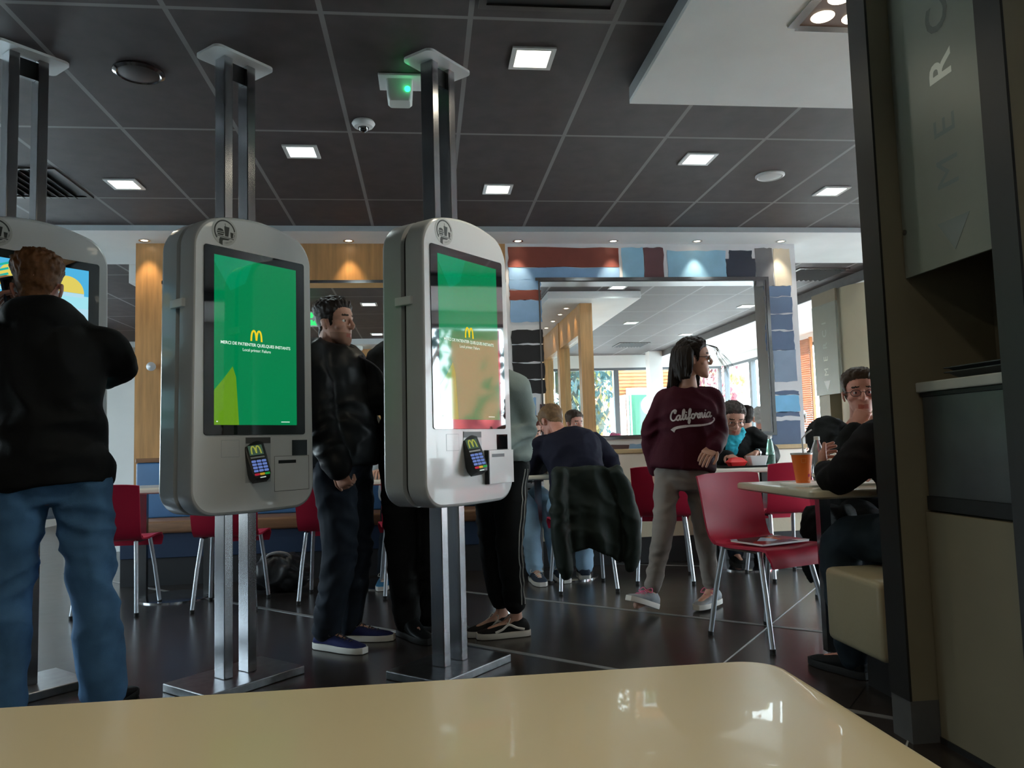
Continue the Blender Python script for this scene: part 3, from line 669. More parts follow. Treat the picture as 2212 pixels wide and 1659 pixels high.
for k in range(2):
    tr_ = thing('serving_tray', ['dark grey serving tray lying under another on the waste station shelf', 'dark grey serving tray, topmost on the waste station shelf'][k], 'tray', (1.725, 2.05, 1.1285+.014*k), 0, 'trays on the waste station')
    b = NB(); rings = []
    for w, h_, z in ((.09, .15, 0), (.115, .175, .02), (.125, .185, .021), (.125, .185, .024), (.11, .17, .022), (.087, .147, .004)): rings.append([V((u, v, z)) for u, v in rrect(-w, w, -h_*.98, h_*.98, .03)])
    ringloft(b, rings, True); obj('tray_body', b, mat('grey_tray_%d' % k, (.07, .075, .075), .5), tr_, 40)
# ------------------------------------------------------------------ far waste station and column by the right windows
b = NB(); lathe(b, [(.40, 0), (.40, 2.60)], 48, (0, 0, 0)); tag(obj('round_column', b, M['column'], None, 40, (5.02, 8.0, 0)), 'broad round beige column beside the far thank-you sign', 'column')
fw_ = thing('waste_station', 'far beige waste station with a thank-you sign, next to the round column', 'waste station', (4.56, 8.30, 0))
b = NB(); bx(b, 0.03, .38, -.0, .24, 0, 1.5); obj('cabinet_carcass', b, M['beige'], fw_)
b = NB(); bx(b, 0, .025, -.28, .24, 1.42, 2.46, .002); sg2 = obj('sign_panel', b, M['frost'], fw_)
b = NB(); bx(b, .005, .03, -.28, .24, 2.46, 2.60); obj('sign_fixing', b, M['beige'], fw_)
for ch, z in zip('MERCI', (1.68, 1.83, 1.98, 2.12, 2.24)):
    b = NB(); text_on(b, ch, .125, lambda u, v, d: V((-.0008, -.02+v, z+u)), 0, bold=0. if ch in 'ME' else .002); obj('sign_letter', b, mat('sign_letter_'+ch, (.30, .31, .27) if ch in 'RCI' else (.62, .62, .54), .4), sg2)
b = NB(); prism(b, [(-.07, 1.58), (.07, 1.58), (0, 1.46)], lambda u, v, d: V((-d, -.02-u, v)), .0004, .001); obj('sign_arrow', b, M['paper'], sg2)
# slatted timber sunscreen and pink roller blind on the right windows
M['orange_wood'] = mat('orange_timber', (.40, .13, .03), .5, var=.15)
def slats(x, y0, y1, label, z0=.1, z1=2.5, dx=.06):
    t = thing('slatted_blind', label, 'slatted blind', (x, (y0+y1)/2, 0), 0, 'timber slatted blinds')
    w = (y1-y0)/2
    for s in (-1, 1):
        b = NB(); bx(b, -.01, .03, s*w-.02, s*w+.02, z0, z1); obj('stile', b, M['orange_wood'], t)
    b = NB(); z = z0+.02
    while z < z1-.02:
        box(b, (0, 0, z), (.05, 2*w-.04, .008), R=Matrix.Rotation(.5, 3, 'Y')); z += .034
    obj('slats', b, M['orange_wood'], t)
slats(6.0, 11.35, 11.95, 'orange timber slatted blind at the window beyond the painted wall')
slats(6.0, 4.85, 5.75, 'orange timber slatted blind on the right windows, reflected in the right kiosk')
b = NB(); bx(b, -.004, .004, -.30, .30, .25, 2.35); t = tag(obj('roller_blind', b, mat('pink_blind', (.75, .25, .28), .8, emit=None)), 'pink roller blind on the right windows, reflected in the right kiosk', 'blind'); t.location = (6.04, 4.4, 0)
nt = t.data.materials[0].node_tree; bs = nt.nodes['Principled BSDF']; tl = nt.nodes.new('ShaderNodeBsdfTranslucent'); tl.inputs[0].default_value = (.9, .42, .44, 1); ms = nt.nodes.new('ShaderNodeMixShader'); ms.inputs[0].default_value = .5
oo = nt.nodes['Material Output']; nt.links.new(bs.outputs[0], ms.inputs[1]); nt.links.new(tl.outputs[0], ms.inputs[2]); nt.links.new(ms.outputs[0], oo.inputs[0])
# ------------------------------------------------------------------ chairs
def chair_proto():
    t = thing('red_chair', '', 'chair', (0, 0, 0), 0, 'red stacking chairs')
    prof = catmull([(-.245, .79), (-.225, .70), (-.205, .58), (-.19, .51), (-.165, .468), (-.12, .452), (-.02, .447), (.10, .452), (.185, .452), (.215, .442), (.235, .41), (.240, .375)], 4)
    n = len(prof); b = NB(); rows = []
    for i, p in enumerate(prof):
        s = i/(n-1); w = .205-.012*math.sin(s*PI)
        if s > .86: w -= .02*(s-.86)/.14
        cols = []
        for j in range(13):
            u = -1+2*j/12
            crv = .018*(u*u) if s < .45 else 0.006*u*u
            top = -.010*abs(u)**4 if i == 0 else 0
            cols.append((w*u, p.x+(crv if s < .42 else 0), p.y+(crv if s >= .42 and s < .8 else 0)+top))
        rows.append(cols)
    th = .011; F_ = [[b.verts.new(c) for c in r] for r in rows]; B_ = []
    for i, p in enumerate(prof):
        d = (prof[min(i+1, n-1)]-prof[max(i-1, 0)]).normalized(); nn = V((-d.y, d.x))   # y,z normal
        B_.append([b.verts.new((c[0], c[1]-nn.x*th, c[2]-nn.y*th)) for c in rows[i]])
    for G, fl in ((F_, 0), (B_, 1)):
        for i in range(n-1):
            for j in range(12):
                q = (G[i][j], G[i][j+1], G[i+1][j+1], G[i+1][j]); b.faces.new(q if not fl else q[::-1])
    for i in range(n-1):
        for j in (0, 12): b.faces.new((F_[i][j], F_[i+1][j], B_[i+1][j], B_[i][j]))
    for i in (0, n-1):
        for j in range(12): b.faces.new((F_[i][j], F_[i][j+1], B_[i][j+1], B_[i][j]))
    bmesh.ops.recalc_face_normals(b, faces=b.faces)
    obj('seat_shell', b, M['red'], t, 50)
    for sx in (-1, 1):
        for y0, y1 in ((.12, .205), (-.12, -.20)):
            b = NB(); tube(b, [(sx*.15, y0, .436), (sx*.168, (y0+y1)/2, .25), (sx*.185, y1, .012)], .0128, 12); lg = obj('leg', b, M['satin'], t, 40)
            b = NB(); lathe(b, [(.014, 0), (.014, .02), (.0115, .022)], 12, (sx*.185, y1, 0)); obj('rubber_foot', b, M['rubber'], lg, 40)
        b = NB(); tube(b, [(sx*.15, .13, .434), (sx*.15, -.13, .434)], .009, 8); obj('seat_rail', b, M['chrome'], t, 40)
    return t
proto = chair_proto(); first = [True]
def chair(x, y, rz, label):
    if first[0]:
        first[0] = False; proto.location = (x, y, 0); proto.rotation_euler = (0, 0, rz); proto['label'] = label; return proto
    return dup(proto, (x, y, 0), rz, label)
chair(1.62, 3.62, PI+.36, 'nearest red chair, with a magazine lying on its seat, beside the right table')
chair(1.63, 5.28, -.28, 'red chair behind the girl in the maroon sweater, standing askew')
chair(2.46, 5.18, .05, 'red chair with its back to us under the edge of the right table')
chair(1.02, 5.12, .0, 'red chair under the dark green jacket, used by the hunched man in navy')
chair(-1.93, 5.12, .0, 'red chair beside the legs of the man in jeans')
chair(-1.24, 5.12, .0, 'red chair behind the posts of the middle kiosk')
chair(-.62, 5.22, -.05, 'red chair partly hidden behind the man in the black jacket')
chair(-.12, 5.28, .12, 'red chair seen as a sliver left of the right kiosk')
# ------------------------------------------------------------------ dining tables
def table(x, y, w, d, label, z=.745, mt=None, rz=0):
    t = thing('dining_table', label, 'table', (x, y, 0), rz, 'dining tables')
    b = NB(); rings = []
    for ins, zz in ((.012, z-.034), (.0, z-.026), (.0, z-.006), (.006, z)): rings.append([V((u, v, zz)) for u, v in rrect(-w+ins, w-ins, -d+ins, d-ins, .04)])
    ringloft(b, rings); obj('table_top', b, mt or M['table'], t, 50)
    for s in (-1, 1):
        b = NB(); bx(b, s*w*.5-.025, s*w*.5+.025, -.02, .02, .012, z-.034); obj('leg', b, M['steel'], t)
    b = NB(); lathe(b, [(.24, 0), (.24, .008), (.20, .012), (.0005, .012)], 32); obj('base_plate', b, M['chrome'], t, 40)
    return t
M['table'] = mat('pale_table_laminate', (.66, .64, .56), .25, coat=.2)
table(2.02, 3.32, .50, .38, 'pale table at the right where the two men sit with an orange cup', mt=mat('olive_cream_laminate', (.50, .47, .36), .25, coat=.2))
table(.98, 5.58, .36, .30, 'pale table where the hunched man in navy sits')
table(2.36, 5.62, .36, .30, 'pale table of the man with the turquoise scarf')
table(-1.70, 5.50, .42, .30, 'table at the far left in front of the blue bench')
table(-.30, 5.62, .38, .30, 'table behind the man in the black jacket')
# ------------------------------------------------------------------ benches
def bench(x0, x1, y0, mseat, mback, zback, label, front, rail=None):
    t = thing('wall_bench', label, 'bench', ((x0+x1)/2, y0, 0)); w = (x1-x0)/2; dp_ = .42
    b = NB(); bx(b, -w, w, .04, dp_, 0, .20); obj('plinth', b, M['dark_wall'], t)
    b = NB(); bx(b, -w, w, .03, dp_, .20, .38, .004); obj('front_panel', b, front, t)
    b = NB(); bx(b, -w, w, 0, dp_, .38, .47, .02, seg=3); obj('seat', b, mseat, t, 40)
    b = NB(); bx(b, -w, w, dp_-.09, dp_, .47, zback, .015, seg=3); bk = obj('backrest', b, mback, t, 40)
    if rail:
        b = NB(); bx(b, -w, w, dp_-.10, dp_+.01, zback, zback+.035, .004); obj('top_rail', b, rail, bk)
    return t
bench(.72, 3.25, YW-.43, M['cream_vinyl'], mat('cream_bench_back', (.80, .75, .66), .4, bump=.05), .86, 'long cream wall bench beneath the painted wall and its opening', M['cream_vinyl'], mat('pale_oak_rail', (.60, .45, .25), .4, var=.1))
bench(-2.25, .55, YW-.43, M['wood_dark'], M['blue_vinyl'], .90, 'blue backed bench along the low divider behind the left kiosks', M['navy_panel'], M['wood_dark'])
# cream pouf seat by the partition
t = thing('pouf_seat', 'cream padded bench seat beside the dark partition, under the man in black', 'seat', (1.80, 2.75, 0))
b = NB(); bx(b, -.245, .42, -.19, .19, .17, .45, .025, seg=3); obj('cushion', b, mat('olive_cream_vinyl', (.34, .30, .20), .42, bump=.1), t, 40)  # cream vinyl darkened, the shade of its corner is put into the colour
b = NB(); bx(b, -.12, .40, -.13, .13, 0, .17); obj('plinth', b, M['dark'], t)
# ------------------------------------------------------------------ small things on tables
def cup(x, y, z, label):
    t = thing('paper_cup', label, 'cup', (x, y, z))
    om = mat('orange_cup', (.80, .17, .015), .4); b = NB()
    lathe(b, [(.0005, .004), (.030, .004), (.0305, .0), (.046, .125), (.047, .13), (.044, .13), (.043, .122), (.0005, .118)], 32); obj('cup_body', b, om, t, 50)
    b = NB(); lathe(b, [(.0455, .128), (.049, .128), (.049, .136), (.0455, .136), (.0005, .134)], 32); obj('lid', b, mat('clear_lid', (.5, .52, .52), .2), t, 50)
    b = NB(); fn = lambda u, v, d: (lambda r, a: V((r*math.sin(a), -r*math.cos(a), v)))(.0305+.0158*v/.125+.0006, u/.042)
    for p in (rrect(-.012-.01, .006-.01, .092, .112, .002, 2),): prism(b, p, lambda u, v, d: fn(u, v, d), 0, 1) if False else ribbon(b, p+[p[0]], .0012, lambda u, v, d: fn(u, v, d)*(1), 0, 0)
    for k in range(3): ribbon(b, [(.018, .085-.008*k), (.036, .085-.008*k)], .0012, fn, 0, 0)
    for k in range(4): ribbon(b, [(.010+.006*k, .006), (.010+.006*k, .014)], .003, fn, 0, 0)
    obj('cup_print', b, mat('cup_print', (.85, .45, .22), .5), t)
    b = NB(); prism(b, [(.016+.008*math.cos(2*PI*i/16), .034+.008*math.sin(2*PI*i/16)) for i in range(16)], lambda u, v, d: fn(u, v, d), 0, 0); obj('red_dot', b, M['red'], t)
    b = NB(); tube(b, [(.012, 0, .02), (.006, .0, .20), (.03, 0, .225), (.055, .0, .24)], .0035, 8); obj('straw', b, M['kiosk_side'], t, 40)
    return t
cup(1.705, 3.36, .7535, 'orange paper cup with a lid and straw on the right table')
b = NB(); prism(b, rrect(-.21, .21, -.14, .14, .03), lambda u, v, d: V((u, v, d)), 0, .008); t = tag(obj('tray_liner', b, M['paper']), 'white paper lined tray under the orange cup', 'tray'); t.location = (1.83, 3.30, .7455)
def bottle(x, y, z, label, prof, m, cap, lab=None, lz=(.03, .08)):
    t = thing('bottle', label, 'bottle', (x, y, z)); b = NB(); lathe(b, prof, 28); obj('bottle_body', b, m, t, 50)
    r, zz = prof[-1][0], prof[-1][1]
    b = NB(); lathe(b, [(.014, prof[-2][1]-.012), (.014, prof[-2][1]+.006), (.0005, prof[-2][1]+.007)], 20); obj('cap', b, cap, t, 50)
    if lab:
        b = NB(); rr = max(p[0] for p in prof)+.0006; lathe(b, [(rr, lz[0]), (rr, lz[1])], 28, cap=False); obj('paper_label', b, lab, t, 50)
M['pet_green'] = mat('green_pet', (.45, .85, .72), .08, trans=.75, spec=.6); M['pet_clear'] = mat('clear_pet', (.85, .92, .95), .06, trans=.85)
bottle(2.57, 5.55, .7455, 'green mineral water bottle standing by the man with the turquoise scarf', [(.0005, 0), (.030, 0), (.033, .006), (.033, .09), (.030, .11), (.022, .165), (.013, .20), (.013, .215), (.0005, .215)], M['pet_green'], M['paper'], mat('dark_green_label', (.03, .10, .07), .5, var=.5, vscale=60), (.018, .085))
bottle(1.92, 3.62, .7455, 'clear water bottle behind the orange cup', [(.0005, 0), (.030, 0), (.033, .006), (.031, .03), (.033, .05), (.031, .07), (.033, .09), (.031, .11), (.033, .13), (.030, .15), (.014, .19), (.013, .21), (.0005, .21)], M['pet_clear'], M['paper'], M['paper'], (.02, .035))
# food tray of the man with the scarf
t = thing('serving_tray', 'dark tray with food in front of the man with the turquoise scarf', 'tray', (2.33, 5.54, .7455)); b = NB()
ringloft(b, [[V((u, v, z)) for u, v in rrect(-w, w, -h_, h_, .03)] for w, h_, z in ((.17, .12, 0), (.19, .14, .014), (.195, .145, .014), (.185, .135, .012), (.165, .115, .003))]); obj('tray_body', b, M['black'], t, 40)
b = NB(); ringloft(b, [[V((u, v, z)) for u, v in rrect(-w, w, -h_, h_, .012)] for w, h_, z in ((.055, .03, 0), (.075, .042, .075), (.077, .044, .076), (.070, .038, .07))]); t = tag(obj('food_box', b, M['paper'], None, 40), 'open white food box on the dark tray', 'food box'); t.location = (2.45, 5.52, .7505)
b = NB(); t_ = [[V((u*1., v, z)) for u, v in rrect(-w, w, -h_, h_, .01)] for w, h_, z in ((.05, .03, 0), (.07, .045, .035), (.045, .02, .065), (.02, .01, .07))]; ringloft(b, t_); t = tag(obj('food_carton', b, mat('red_carton', (.75, .03, .03), .4), None, 30), 'small red food carton in front of the man with the scarf', 'food carton'); t.location = (2.28, 5.50, .7505)
# magazine on the near chair
mg = thing('magazine', 'open glossy magazine lying on the nearest red chair', 'magazine', (1.64, 3.60, .462), .36)
b = NB(); bx(b, -.15, .15, -.105, .105, 0, .009, .001); obj('pages', b, M['paper'], mg)
def covermat():
    m = bpy.data.materials.new('magazine_cover'); m.use_nodes = True; nt = m.node_tree; b = nt.nodes['Principled BSDF']; tc = nt.nodes.new('ShaderNodeTexCoord'); v = nt.nodes.new('ShaderNodeTexVoronoi'); v.inputs['Scale'].default_value = 9
    nt.links.new(tc.outputs['Object'], v.inputs[0]); r = nt.nodes.new('ShaderNodeValToRGB'); r.color_ramp.interpolation = 'CONSTANT'; e = r.color_ramp.elements
    e[0].color = (.35, .03, .02, 1); e[1].position = .55; e[1].color = (.45, .62, .78, 1)
    for p, c in ((.25, (.05, .04, .04, 1)), (.42, (.6, .15, .05, 1)), (.8, (.75, .75, .7, 1))): q = e.new(p); q.color = c
    sp = nt.nodes.new('ShaderNodeSeparateColor'); nt.links.new(v.outputs['Color'], sp.inputs[0]); nt.links.new(sp.outputs[0], r.inputs[0]); nt.links.new(r.outputs[0], b.inputs['Base Color']); b.inputs['Roughness'].default_value = .25; return m
b = NB(); bx(b, -.152, .152, -.107, .107, .0092, .0105); obj('cover', b, covermat(), mg)
# bag on the floor under the left bench
b = NB(); tube(b, [(-.16, 0, .10), (-.08, 0, .13), (.08, 0, .13), (.16, 0, .10)], [(.08, .07), (.13, .10), (.13, .10), (.08, .07)], 16, dome=True); bg = fuse(b, .012, 4, .012, 9, 5); t = tag(obj('bag', bg, mat('black_bag', (.02, .02, .022), .4)), 'black bag lying on the floor beside the blue bench', 'bag'); t.location = (-1.02, 5.52, .0)
b = NB(); tube(b, catmull([(-.13, -.02, .16), (-.06, -.05, .26), (.06, -.05, .26), (.13, -.02, .16)], 5), .01, 8); obj('strap', b, mat('grey_strap', (.25, .25, .26), .5), t, 40)
# pink bag in the far room
b = NB(); tube(b, [(0, 0, .115), (0, 0, .18), (0, 0, .26)], [(.15, .11), (.14, .10), (.09, .05)], 18, dome=True); bg = fuse(b, .012, 3, .014, 8, 9); t = tag(obj('pink_bag', bg, mat('pink_leather', (.55, .10, .22), .4)), 'pink bag standing on the table beyond the wall opening', 'bag'); t.location = (1.78, 7.12, .7455)
table(1.75, 7.30, .40, .32, 'table with the pink bag beyond the wall opening')
table(3.45, 8.45, .40, .32, 'table of the grey haired man beyond the wall opening')
# outside: ground, trees, an orange slatted structure with a green poster
M['asphalt'] = mat('pale_paving', (.42, .42, .40), .9, var=.1, vscale=1)
b = NB(); bx(b, -40, 45, -40, 45, -.45, -.21); struct('ground', b, M['asphalt'])
kiosk_out = thing('timber_pavilion', 'orange slatted timber structure outside the far windows carrying a green poster', 'pavilion', (5.07, 17.0, -.21), PI)
b = NB(); bx(b, -.55, .75, -.4, 0, 0, 3.2); obj('cladding', b, M['orange_wood'], kiosk_out)
b = NB()
for k in range(40): bx(b, -.54, .74, .0, .03, .05+.078*k, .09+.078*k)
obj('slats', b, mat('light_orange_timber', (.30, .105, .02), .5, var=.3), kiosk_out)
b = NB(); bx(b, -.40, .55, .04, .06, .45, 2.35); po = obj('poster', b, M['paper'], kiosk_out)
PP = lambda u, v, d: V((-u, .0605+d, v))
b = NB(); prism(b, [(-.50, .5), (.35, .5), (.35, 2.2), (-.50, 2.2)], PP, 0, .001); obj('green_ground', b, mat('poster_green', (.004, .10, .045), .5), po)
b = NB(); prism(b, [(.0+.22*math.cos(2*PI*i/30), 1.95+.22*math.sin(2*PI*i/30)) for i in range(30)], PP, .001, .002)
prism(b, [(-.35, 1.2), (.12, 1.45), (.30, .95), (-.2, .7)], PP, .001, .002); obj('white_shapes', b, M['paper'], po)
b = NB()
for (u, v) in ((-.05, 1.98), (.03, 2.02), (-.02, 1.9), (-.18, 1.12), (.02, 1.22), (.12, 1.1), (-.05, .98)): ribbon(b, [(u-.04, v), (u, v+.03), (u+.04, v)], .014, PP, .002, .003)
obj('scribbles', b, M['black'], po)
def leafmat(n, c):
    m = mat(n, c, .6); nt = m.node_tree; bs = nt.nodes['Principled BSDF']; tl = nt.nodes.new('ShaderNodeBsdfTranslucent'); tl.inputs[0].default_value = (*c, 1); ms = nt.nodes.new('ShaderNodeMixShader'); ms.inputs[0].default_value = .4
    nt.links.new(bs.outputs[0], ms.inputs[1]); nt.links.new(tl.outputs[0], ms.inputs[2]); nt.links.new(ms.outputs[0], nt.nodes['Material Output'].inputs[0]); return m
LEAF = [leafmat('leaf_green', (.032, .08, .04)), leafmat('leaf_teal', (.028, .075, .078)), leafmat('leaf_yellow', (.17, .16, .05)), leafmat('leaf_red', (.13, .03, .04))]
def tree(x, y, h, r, mi, label, n=1500, zc=None):
    t = thing('tree', label, 'tree', (x, y, -.21), 0, 'trees outside the windows'); rr = random.Random(int(x*100+y*7))
    b = NB(); tube(b, [(0, 0, 0), (.05, .03, h*.35), (0, .05, h*.7)], [.13, .10, .05], 10)
    for k in range(5):
        a = k*1.3; tube(b, [(.03, .03, h*(.35+.06*k)), (.5*r*math.cos(a), .5*r*math.sin(a), h*(.6+.05*k))], [.05, .015], 7)
    obj('trunk', b, M['wood_dark'], t, 40)
    b = NB(); zc = zc or h*.68
    bl = [(V((rr.gauss(0, .45)*r, rr.gauss(0, .45)*r, zc+rr.gauss(0, .28)*h*.5)), rr.uniform(.25, .5)*r) for _ in range(22)]
    for _ in range(n):
        c, q = rr.choice(bl); d = V((rr.gauss(0, 1), rr.gauss(0, 1), rr.gauss(0, 1))).normalized(); p = c+d*q*rr.uniform(.6, 1)
        a, e = perp(V((rr.gauss(0, 1), rr.gauss(0, 1), rr.gauss(0, 1)))); s = rr.uniform(.07, .14)
        f = b.faces.new([b.verts.new(p+a*s), b.verts.new(p+e*s*.5), b.verts.new(p-a*s), b.verts.new(p-e*s*.5)]); f.material_index = 0 if rr.random() < .75 else 1
    o = obj('crown', b, [LEAF[mi], LEAF[2] if mi != 3 else LEAF[3]], t)
TR = [(3.2, 19.2, 3.6, 1.4, 1, 'teal green tree left of the orange pavilion, through the wall opening', 2600), (5.0, 21.8, 4.6, 1.7, 1, 'tall green tree behind the orange pavilion, through the wall opening', 2600), (-.3, 22.5, 5.0, 1.6, 0, 'broad green tree farthest left outside the far windows'),
      (7.2, 19.5, 5.0, 1.4, 3, 'red leaved tree right of the orange pavilion'), (10.5, 14.6, 4.5, 1.4, 3, 'red leaved tree outside the right windows near the far corner'), (9.2, 4.0, 5.0, 1.3, 1, 'bluish green tree outside the right windows level with the kiosks'),
      (9.8, 8.0, 5.2, 1.5, 0, 'green tree outside the right windows level with the painted wall'), (11.4, 11.2, 5.0, 1.4, 2, 'yellow leaved tree outside the right windows'), (8.6, 24.5, 5.5, 1.5, 2, 'yellow leaved tree far behind the orange pavilion')]
for a in TR: tree(*a)
for k, (x, y, h, r) in enumerate(((-9, 3.0, 5, 1.5), (-9.5, 8.5, 5, 1.5))): tree(x, y, h, r, 0, ['green tree outside the left windows near the kiosks', 'green tree outside the left windows farther in'][k], 900)
# ------------------------------------------------------------------ people: builders
def tone(name, c, r=.5, **k):
    if 'skin' not in name and 'eye' not in name: k.setdefault('spec', .15)
    if name not in M: M[name] = mat(name, c, r, **k)
    return M[name]
def skin(k):
    c = {'fair': (.52, .28, .20), 'mid': (.42, .21, .145), 'ruddy': (.50, .22, .16)}[k]
    return [tone('skin_'+k, c, .5, var=.08, vscale=25), tone('lips_'+k, (c[0]*.75, c[1]*.5, c[2]*.5), .4), tone('eye_white', (.7, .68, .64), .2), tone('iris_dark', (.03, .02, .015), .15)]
HS = [(.000, .020, .080, .050), (.010, .032, .090, .035), (.030, .046, .094, .000), (.052, .054, .092, -.035), (.080, .062, .091, -.062), (.105, .068, .087, -.080), (.122, .071, .085, -.088), (.142, .074, .093, -.094),
      (.165, .0755, .090, -.099), (.190, .072, .078, -.094), (.210, .061, .060, -.080), (.226, .042, .034, -.056), (.234, .020, .008, -.030)]
def headmesh(vox=.0042, fem=False):
    b = NB(); rings = []
    for z, w, f, bk in HS:
        if fem and z < .06: w *= .9
        c = (f+bk)/2; d = (f-bk)/2; r = []
        for i in range(28):
            t = 2*PI*i/28; cs, sn = math.cos(t), math.sin(t)
            r.append(V((w*abs(cs)**.88*(1 if cs > 0 else -1), c+d*abs(sn)**.88*(1 if sn > 0 else -1), z)))
        rings.append(r)
    ringloft(b, rings)
    tube(b, [(0, .086, .140), (0, .099, .118), (0, .109, .100), (0, .104, .087)], [.007, .0085, .012, .011], 10, dome=True)
    for s in (-1, 1):
        tube(b, [(s*.006, .098, .089), (s*.014, .092, .090)], [.008, .007], 8, dome=True)
        tube(b, [(s*.010, .088, .143), (s*.030, .084, .147), (s*.052, .066, .143)], [.007, .0075, .006], 8, dome=True)
        tube(b, [(s*.038, .068, .098), (s*.050, .056, .092)], [.017, .018], 10, dome=True)
        tube(b, [(s*.017, .080, .128), (s*.032, .081, .1305), (s*.047, .069, .127)], [.0045, .0055, .0045], 8, dome=True); tube(b, [(s*.018, .078, .112), (s*.032, .079, .1105), (s*.046, .068, .113)], [.004, .0045, .004], 8, dome=True)
        tube(b, [(s*.076, .006, .078), (s*.082, -.004, .100), (s*.084, -.010, .122)], [(.010, .005), (.019, .006), (.016, .006)], 12, dome=True, ref=V((0, 1, 0)))
    tube(b, [(-.022, .083, .054), (0, .093, .056), (.022, .083, .054)], [.004, .006, .004], 8, dome=True)
    tube(b, [(-.018, .082, .044), (0, .091, .043), (.018, .082, .044)], [.004, .0065, .004], 8, dome=True)
    tube(b, [(0, .078, .010), (0, .080, .020)], [.017, .015], 10, dome=True)
    tube(b, [(0, -.018, .085), (0, -.028, .02), (0, -.045, -.075)], [.054, .050, .056] if not fem else [.046, .043, .048], 18)
    return fuse(b, vox, 3)
def hairline_short(p):
    y, z = p.y, p.z
    K = [(-.12, .045), (-.07, .045), (-.035, .075), (-.02, .125), (.012, .128), (.022, .088), (.034, .10), (.040, .150), (.058, .178), (.075, .188), (.12, .192)]
    for (a, za), (c, zc) in zip(K, K[1:]):
        if a <= y <= c: return z-(za+(zc-za)*(y-a)/(c-a))
    return z-(K[0][1] if y < K[0][0] else K[-1][1])
def add_hand(bm, wr, d, n, side, curl=.5, s=1., spread=.1, thumb=.6):
    """wr wrist, d finger direction, n palm normal (palm faces n), side = +1 when the thumb lies towards d x n"""
    d = V(d).normalized(); n = V(n); n = (n-d*n.dot(d)).normalized(); t = d.cross(n)*side; wr = V(wr)
    palm = NB(); rings = []
    for q, w, h in ((-.012, .026, .017), (.012, .031, .016), (.045, .040, .015), (.075, .042, .013), (.092, .038, .010)):
        c = wr+d*q*s
        rings.append([c+t*math.cos(a)*w*s+n*math.sin(a)*h*s for a in [2*PI*i/16 for i in range(16)]])
    ringloft(palm, rings); parts = palm
    for k, (o, L) in enumerate(((.029, .072), (.010, .080), (-.010, .075), (-.028, .058))):
        p = wr+d*.083*s+t*o*s; a = 0; pts = [p-d*.012*s]; fd = (d+t*(o*spread*12)).normalized()
        for f_ in (.42, .32, .26):
            a += curl*(1+.12*k)*.95
            pts.append(pts[-1]+(fd*math.cos(a)+n*math.sin(a))*(L*f_+.006)*s)
        tube(parts, pts, [.0092*s, .0088*s, .0080*s, .0068*s], 10, dome=True)
    p = wr+d*.022*s+t*.026*s
    tube(parts, [p, p+(t*.8+d*.7+n*.35*thumb)*.026*s, p+(t*1.1+d*1.6+n*.7*thumb)*.032*s, p+(t*1.1+d*2.4+n*1.3*thumb)*.034*s], [.013*s, .011*s, .0095*s, .008*s], 10, dome=True)
    for f in parts.faces: f.smooth = True
    bmesh.ops.recalc_face_normals(parts, faces=parts.faces)
    merge(bm, parts, None, 0)
def seglimb(bm, pts, rads, n=16):
    P = [V(p) for p in pts]; out = []; rr = []
    m = 5
    for i in range(len(P)-1):
        for q in range(m):
            t = q/m; out.append(P[i].lerp(P[i+1], t)); rr.append(rads[i]*(1-t)+rads[i+1]*t)
    out.append(P[-1]); rr.append(rads[-1])
    for _ in range(2):
        o2 = list(out)
        for i in range(1, len(out)-1): o2[i] = (out[i-1]+out[i]*2+out[i+1])/4
        out = o2
    tube(bm, out, rr, n, dome=True)
TOR = [(-.20, .115, .085), (-.08, .158, .112), (.05, .168, .118), (.25, .155, .112), (.45, .142, .104), (.65, .155, .112), (.82, .168, .112), (.94, .150, .092), (1.04, .095, .068), (1.12, .06, .055)]
def torso(bm, J, grow=0., t0=-.3, t1=2., w=1., belly=0., dep=1., flare=0., n=24):
    pel, shc = J['pel'], J['shc']; bow = J.get('bow', V((0, 0, 0)))
    l0 = (J['hipR']-J['hipL']).normalized(); l1 = (J['shR']-J['shL']).normalized()
    up = (shc-pel); rings = []; L = up.length
    def pos(t): return pel+up*t+bow*(4*t*(1-t) if 0 < t < 1 else 0)
    for t, hw, hd in TOR:
        if t < t0-1e-6 or t > t1+1e-6: continue
        d = (pos(t+.05)-pos(t-.05)).normalized(); q = min(1, max(0, t))
        la = l0.lerp(l1, q); la = (la-d*la.dot(d)).normalized(); f = d.cross(la)*-1
        f = la.cross(d)*-1 if False else f
        c = pos(t); hw2 = hw*w+grow+flare*max(0, .5-t); hd2 = hd*w*dep+grow+flare*max(0, .5-t); fo = belly*math.exp(-((t-.28)/.25)**2)
        fr = J['fwd']; fr = (fr-d*fr.dot(d)).normalized()
        ring = []
        for i in range(n):
            a = 2*PI*i/n; s_ = math.sin(a)
            ring.append(c+la*math.cos(a)*hw2+fr*(s_*hd2+(fo*max(0, s_))))
        rings.append(ring)
    ringloft(bm, rings)
